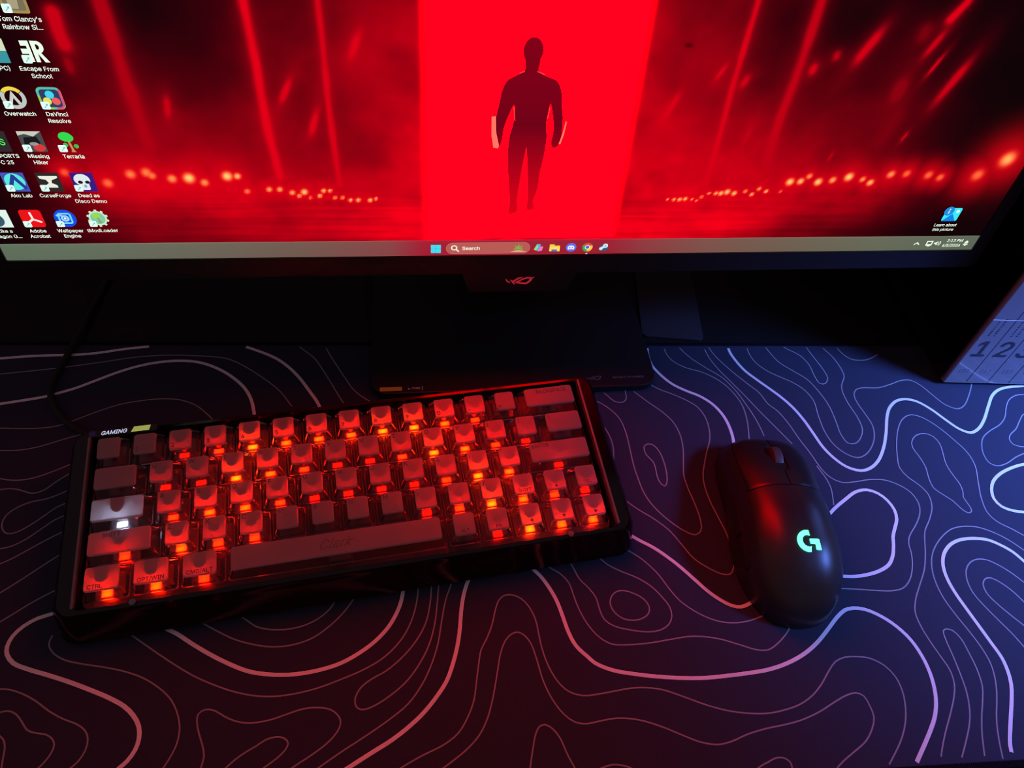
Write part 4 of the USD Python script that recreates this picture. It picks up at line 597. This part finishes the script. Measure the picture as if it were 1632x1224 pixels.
for r, row in enumerate(rows):
    x = 0.0
    for name, wu, lit in row:
        cu, cv = (x + wu / 2 - 7.5) * U, (2 - r) * U; x += wu
        if wu not in CAPS: CAPS[wu] = keycap(wu)
        sk, tp = CAPS[wu]; TT = T(cu, cv, 0)
        cap = part(kb, 'keycap', kp(xf(sk, TT)), clear, 40)
        part(cap, 'key_top', kp(xf(tp, TT)), keytop_mat, 40)
        part(cap, 'switch', kp(xf(SW, TT)), switch_mat)
        part(cap, 'stem', kp(xf(ST, TT)), switch_mat)
        if lit:
            lm_, lc = led(np.array(RED[lit]) * LEDK)
            part(cap, 'led', kp(xf(lm_, TT)), glow, col=lc, label='glowing white light' if lit == 'white' else 'glowing red light')
        tw, td = wu * U - .0073, .0127
        if len(name) == 1:
            lg_ = text(name, .0025, .00008, True, 'l'); px_, py_ = -tw / 2 + .0012, td / 2 - .0026
            if r == 0: py_ = -td / 2 + .0030
        elif name in ('UP', 'DOWN', 'LEFT', 'RIGHT'):
            a = dict(UP=0, DOWN=180, LEFT=90, RIGHT=-90)[name]; lg_ = xf(ext(pl((-.0012, -.0008), (.0012, -.0008), (0, .0012)), .00008), ROT(a, [0, 0, 1])); px_, py_ = 0, -td / 2 + .0025
        elif name == 'SPACE':
            lg_ = text('Clark', .0052, .00008, False, 'c', .55); px_, py_ = -.001, 0
        elif name in ('ESC', 'TAB', 'CAPS'): continue
        elif name == 'BACKSPACE': lg_ = text(name, .0024, .00008, True); px_, py_ = .002, .0035
        elif name == 'ENTER': lg_ = text(name, .0024, .00008, True, 'l'); px_, py_ = -tw / 2 + .0015, .0040
        elif name == 'SHIFT' and wu == 2: lg_ = text(name, .0022, .00008, True, 'l'); px_, py_ = -.0085, .0040
        elif wu == 1: lg_ = text(name, .0019, .00008, True); px_, py_ = 0, -.0040
        else: lg_ = text(name, .0021, .00008, True, 'l'); px_, py_ = -tw / 2 + .0018, -.0042
        part(cap, 'legend', kp(xf(lg_, TT @ T(px_, py_, .00002))), legend_mat, False)

# cable from the back of the keyboard
cable = thing('usb_cable', 'thin black cable crossing the mat behind the keyboard', 'cable', (-.181, .062, 0))
cpts = spline([(-.140, .049, .012), (-.150, .056, .008), (-.166, .062, .0028), (-.185, .074, .0022), (-.199, .093, .0022), (-.2025, .105, .0022), (-.2005, .125, .0022), (-.198, .145, .0020), (-.194, .20, -.0008), (-.18, .30, -.0008), (-.15, .42, -.0008)], False, .003)
part(cable, 'cord', xf(tube(cpts, .0021), T(.181, -.062, 0)), rubber, True)
d0 = cpts[0] - cpts[4]; part(cable, 'plug', xf(tube(np.array([cpts[0] * .5 + cpts[4] * .5, cpts[0] + d0 * .2, cpts[0] + d0 * .6]), .0036, 16), T(.181, -.062, 0)), plastic)

# ------------------------------------------------------------------ mouse
mouse = thing('mouse', 'black cordless mouse with a glowing green emblem', 'mouse', (.2545, -.0325, 0), -7.0)
L0, L1 = -.0625, .0625
def prof(y):
    y = np.asarray(y, float)
    rear = np.clip((-.002 - y) / .0605, 0, 1); fr_ = np.clip((y - .012) / .0505, 0, 1)
    hw = .0312 * (1 - rear ** 3.0) ** (1 / 2.3) * (1 - fr_ ** 5.5) ** (1 / 3.2) * (1 - .05 * np.exp(-((y - .010) / .022) ** 2))
    zt = np.where(y < -.010, .0395 * (1 - np.clip((-.010 - y) / .0525, 0, 1) ** 2.5) ** (1 / 1.9), .0395 - .0225 * np.clip((y + .010) / .0725, 0, 1) ** 1.65)
    zt = zt * (1 - np.clip((y - .045) / .0176, 0, 1) ** 5) ** .5
    return np.maximum(hw, 1e-5), np.maximum(zt, 1e-5)
def S(y, ph):
    hw, zt = prof(y); c, s = np.cos(ph), np.sin(ph)
    return np.stack([hw * np.sign(c) * np.abs(c) ** .78, y + 0 * ph, .0012 + zt * np.abs(s) ** .86], -1)
def Nn(y, ph):
    e = 1e-4; a = S(np.minimum(y + e, L1), ph) - S(np.maximum(y - e, L0), ph); b = S(y, np.minimum(ph + 1e-3, math.pi)) - S(y, np.maximum(ph - 1e-3, 0)); n = np.cross(a, b)
    return n / (np.linalg.norm(n, axis=-1, keepdims=True) + 1e-15)
PH0, PH1, YS = math.radians(43), math.radians(137), .0105
yg = np.unique(np.r_[L0 + .125 * (1 - np.cos(np.linspace(0, math.pi, 60))) / 2, YS - .0003, YS, .0595, .0598]); pg = np.unique(np.r_[np.linspace(0, math.pi, 60), PH0 - .012, PH0, PH1, PH1 + .012])
Y, PHI = np.meshgrid(yg, pg, indexing='ij'); inset = np.where((Y > YS - .0001) & (Y < .0597) & (PHI > PH0 - .001) & (PHI < PH1 + .001), .0011, 0.0)
bodyv = S(Y, PHI) - Nn(Y, PHI) * inset[..., None]; bodyv[..., 2] = np.maximum(bodyv[..., 2], .0012)
def grid(V):
    a, b = V.shape[:2]; i = (np.arange(a - 1)[:, None] * b + np.arange(b - 1)[None]).ravel()
    return V.reshape(-1, 3), np.vstack([np.column_stack([i, i + 1, i + b + 1]), np.column_stack([i, i + b + 1, i + b])])
v, f = grid(bodyv); f = f[:, ::-1]
bot = np.column_stack([np.r_[bodyv[:, 0, :2], bodyv[::-1, -1, :2]], np.full(2 * len(yg), .0012)])
bc_ = len(v); v = np.vstack([v, bot, bot.mean(0)]); nb = len(bot); f = np.vstack([f, [(bc_ + nb, bc_ + (i + 1) % nb, bc_ + i) for i in range(nb)]])
part(mouse, 'body', trimesh.Trimesh(v, f, process=False), mouse_shell, 50)
def patch(y0, y1, p0, p1, off, thick, ny=26, npn=22):
    """solid piece of the shell: p0, p1 may be functions of y"""
    y = np.linspace(y0, y1, ny); a = np.array([p0(q) if callable(p0) else p0 for q in y]); b = np.array([p1(q) if callable(p1) else p1 for q in y])
    u = np.linspace(0, 1, npn); PH = a[:, None] * (1 - u) + b[:, None] * u; YY = np.repeat(y[:, None], npn, 1); N = Nn(YY, PH); P0 = S(YY, PH)
    ed = np.minimum.reduce([np.minimum(u, 1 - u)[None] * (npn - 1) + 0 * YY, np.minimum(np.arange(ny), np.arange(ny)[::-1])[:, None] + 0 * YY])
    out = P0 + N * (off - np.where(ed == 0, .0003, 0))[..., None]; inn = P0 + N * (off - thick)
    v1, f1 = grid(out); v2, f2 = grid(inn); f1 = f1[:, ::-1]; n = len(v1); idx = np.arange(n).reshape(ny, npn); lp = np.r_[idx[0, :-1], idx[:-1, -1], idx[-1, :0:-1], idx[:0:-1, 0]]
    s = [q for i in range(len(lp)) for q in ((lp[i], lp[i] + n, lp[(i + 1) % len(lp)]), (lp[(i + 1) % len(lp)], lp[i] + n, lp[(i + 1) % len(lp)] + n))]
    m = trimesh.Trimesh(np.vstack([v1, v2]), np.vstack([f1, f2 + n, s]), process=False); m.fix_normals(); return m
def gap(y):                                    # half width of the split, wider round the wheel
    hw, _ = prof(y); g = .0004 + .0040 * np.clip(1 - (abs(y - .0365) / .0125) ** 6, 0, 1) ** .5; return (g / hw) ** (1 / .78)
def seam(p): return YS + .0008
part(mouse, 'left_button', patch(YS + .0007, .0592, lambda y: math.pi / 2 + gap(y), PH1 - .008, 0.0, .0014, 40), mouse_shell, 40)
part(mouse, 'right_button', patch(YS + .0007, .0592, PH0 + .008, lambda y: math.pi / 2 - gap(y), 0.0, .0014, 40), mouse_shell, 40)
wz = float(S(np.array(.0365), np.array(math.pi / 2))[2])
wh = loft([np.column_stack([np.full(40, x), .0365 + r * np.cos(np.linspace(0, 2 * np.pi, 40, endpoint=False)), wz - .0082 + r * np.sin(np.linspace(0, 2 * np.pi, 40, endpoint=False))]) for x, r in ((-.0032, .0092), (-.0026, .0104), (-.0012, .0108), (.0012, .0108), (.0026, .0104), (.0032, .0092))])
wheel = part(mouse, 'scroll_wheel', wh, plain('wheel_rubber', (.05, .05, .05), .5), 40)
part(mouse, 'side_button', patch(-.013, .006, math.radians(156), math.radians(165), .0009, .0018, 12, 8), plastic, 40)
part(mouse, 'side_button', patch(-.034, -.0145, math.radians(156), math.radians(165), .0009, .0018, 12, 8), plastic, 40)
# emblem on the back: ring arc and crossbar
ringp = disc(0, 0, 6.1).difference(disc(0, 0, 3.3)).difference(pl((.4, -9), (1.6, -2), (.9, 9), (9, 9), (9, -9)))
barp = pl((.9, 1.1), (6.3, 1.3), (6.9, -4.6), (4.2, -4.6), (4.0, -1.6), (1.2, -1.6))
em = []
for g in (ringp, barp):
    g = affinity.scale(g, .001, .001, origin=(0, 0)); t = trimesh.creation.extrude_polygon(g.segmentize(.0004), .0006, engine='earcut'); q = t.vertices.copy(); yy = q[:, 1] - .0275; hw, zt = prof(yy)
    c = np.clip(np.abs(q[:, 0] + .0) / hw, 0, 1) ** (1 / .78); ph = np.where(q[:, 0] >= 0, np.arccos(c), math.pi - np.arccos(c)); P0 = S(yy, ph); P0[:, 0] = q[:, 0]; nn = Nn(yy, ph)
    t.vertices = P0 + nn * (q[:, 2] - .0001)[:, None]; em.append(t)
part(mouse, 'emblem', cat(em), logo_green, False, label='glowing green letter emblem')
for y in (-.045, .045): part(mouse, 'glide_pad', xf(rbox(-.014, .014, -.006, .006, .0002, .0013, .005, .0003), T(0, y, 0)), grey_plastic)

# ------------------------------------------------------------------ computer case on the right
tower = thing('computer_case', 'black glass-sided computer case with a pale numbered front at right', 'computer case', (.4265, .080, 0), math.degrees(math.atan2(-.005, .066)))
CW, CD, CH = .205, .40, .42                    # local x along the front, y back, z up
part(tower, 'foot', rbox(.012, .045, .015, .06, .0002, .004, .006, .0005), rubber); part(tower, 'foot', rbox(CW - .045, CW - .012, .015, .06, .0002, .004, .006, .0005), rubber)
for x0 in (.012, CW - .045): part(tower, 'foot', rbox(x0, x0 + .033, CD - .06, CD - .02, DZ + .0002, .004, .006, .0005), rubber)
part(tower, 'chassis', cat([bx(.0, CW, .004, CD, .004, .012), bx(0, CW, .004, CD, CH - .01, CH), bx(CW - .003, CW, .004, CD, .012, CH - .01), bx(.003, CW - .003, CD - .003, CD, .012, CH - .01), bx(0, .010, CD - .010, CD, .012, CH - .01), bx(.003, CW - .003, .005, .010, .012, CH - .01)]), case_metal, False)
part(tower, 'glass_side', bx(-.0015, .0015, .002, CD - .011, .006, CH - .006), smoked_glass, False, label='smoked glass side panel')
# parts dimly seen through the glass
part(tower, 'main_board', bx(CW - .03, CW - .024, .07, CD - .03, .03, CH - .05), plain('board_dark', (.02, .02, .025), .6), False)
part(tower, 'bracket', xf(loft([at_z(rrect(0, 0, .016, .018, .002), 0), at_z(rrect(0, .003, .016, .016, .002), .095)]), T(.014, .052, .013)), board_grey)
part(tower, 'memory_stick', xf(rbox(-.003, .003, -.004, .004, 0, .026, .001), T(.016, .0205, .052) @ ROT(8, [1, 0, 0])), grey_plastic)
fo = ext(rr_(-.028, -.028, .028, .028, .006).difference(disc(0, 0, .024)), .008); part(tower, 'fan_frame', xf(fo, T(.022, .037, .072) @ ROT(90, [0, 1, 0])), board_grey)
for k in range(7): part(tower, 'fan_blade', xf(ext(pl((.005, -.002), (.022, -.007), (.0225, .005), (.006, .003)), .002), T(.026, .037, .072) @ ROT(90, [0, 1, 0]) @ ROT(360 / 7 * k, [0, 0, 1]) @ ROT(25, [1, 0, 0])), plastic)
part(tower, 'graphics_card', rbox(.03, .13, .09, .32, .15, .19, .006), board_grey)
gc = ext(rr_(-.02, -.012, .02, .012, .003).difference(unary_union([disc(-.008, 0, .004), disc(.008, 0, .004)])), .004); part(tower, 'cable_clip', xf(gc, T(.006, .082, .028) @ ROT(90, [0, 1, 0])), board_grey)
# front panel with numbered columns
fp = part(tower, 'front_panel', rbox(-.0008, CW, -.0005, .0045, .0036, CH, .0012, .0004), panel_pale, label='glossy pale front panel with numbered columns')
def onf(m, x, z): return xf(m, T(x, -.00045, z) @ ROT(90, [1, 0, 0]))   # flat print standing on the front face
PITCHX = .01675
for k in range(1, 12): part(fp, 'column_line', onf(ext(sbox(-.00035, 0, .00035, CH - .006), .0001), k * PITCHX, .005), panel_ink, False)
part(fp, 'cross_line', onf(ext(sbox(0, -.0003, CW - .002, .0003), .00012), 0, .0691), plain('panel_white', (.75, .75, .8), .4), False)
for k in range(12):
    part(fp, 'numeral', onf(text(str(k + 1), .0150 if k < 9 else .012, .00012, True), (k + .5) * PITCHX + .0003, .0405), panel_ink, False)
    dots = [sbox(x_ - .0006, z_, x_ + .0006, z_ + .0009 + .0007 * rng.random()) for x_ in (-.0030, .0012) for z_ in np.arange(0, .0165, .00215)]
    part(fp, 'small_print', onf(ext(unary_union(dots), .0001), (k + .5) * PITCHX, .0535), panel_ink, False)
    part(fp, 'symbol', onf(ext(unary_union([sbox(-.0035, -.0022, .0035, .0022).difference(sbox(-.0030, -.0017, .0030, .0017)), sbox(-.002, -.0003, .002, .0003), sbox(-.0003, -.0017, .0003, .0017)]), .0001), (k + .5) * PITCHX, .0170), panel_grey, False)

# ------------------------------------------------------------------ added flat strip whose grey stands in for a faint lit patch of desk
strip = thing('plastic_strip', 'flat grey strip added in place of a faint lit patch on the desk', 'strip', (.243, .21, DZ), -8)
part(strip, 'strip_body', rbox(-.024, .024, -.074, .085, .0001, .0025, .004, .0006), plain('lit_patch_grey', (.028, .024, .028), .6))
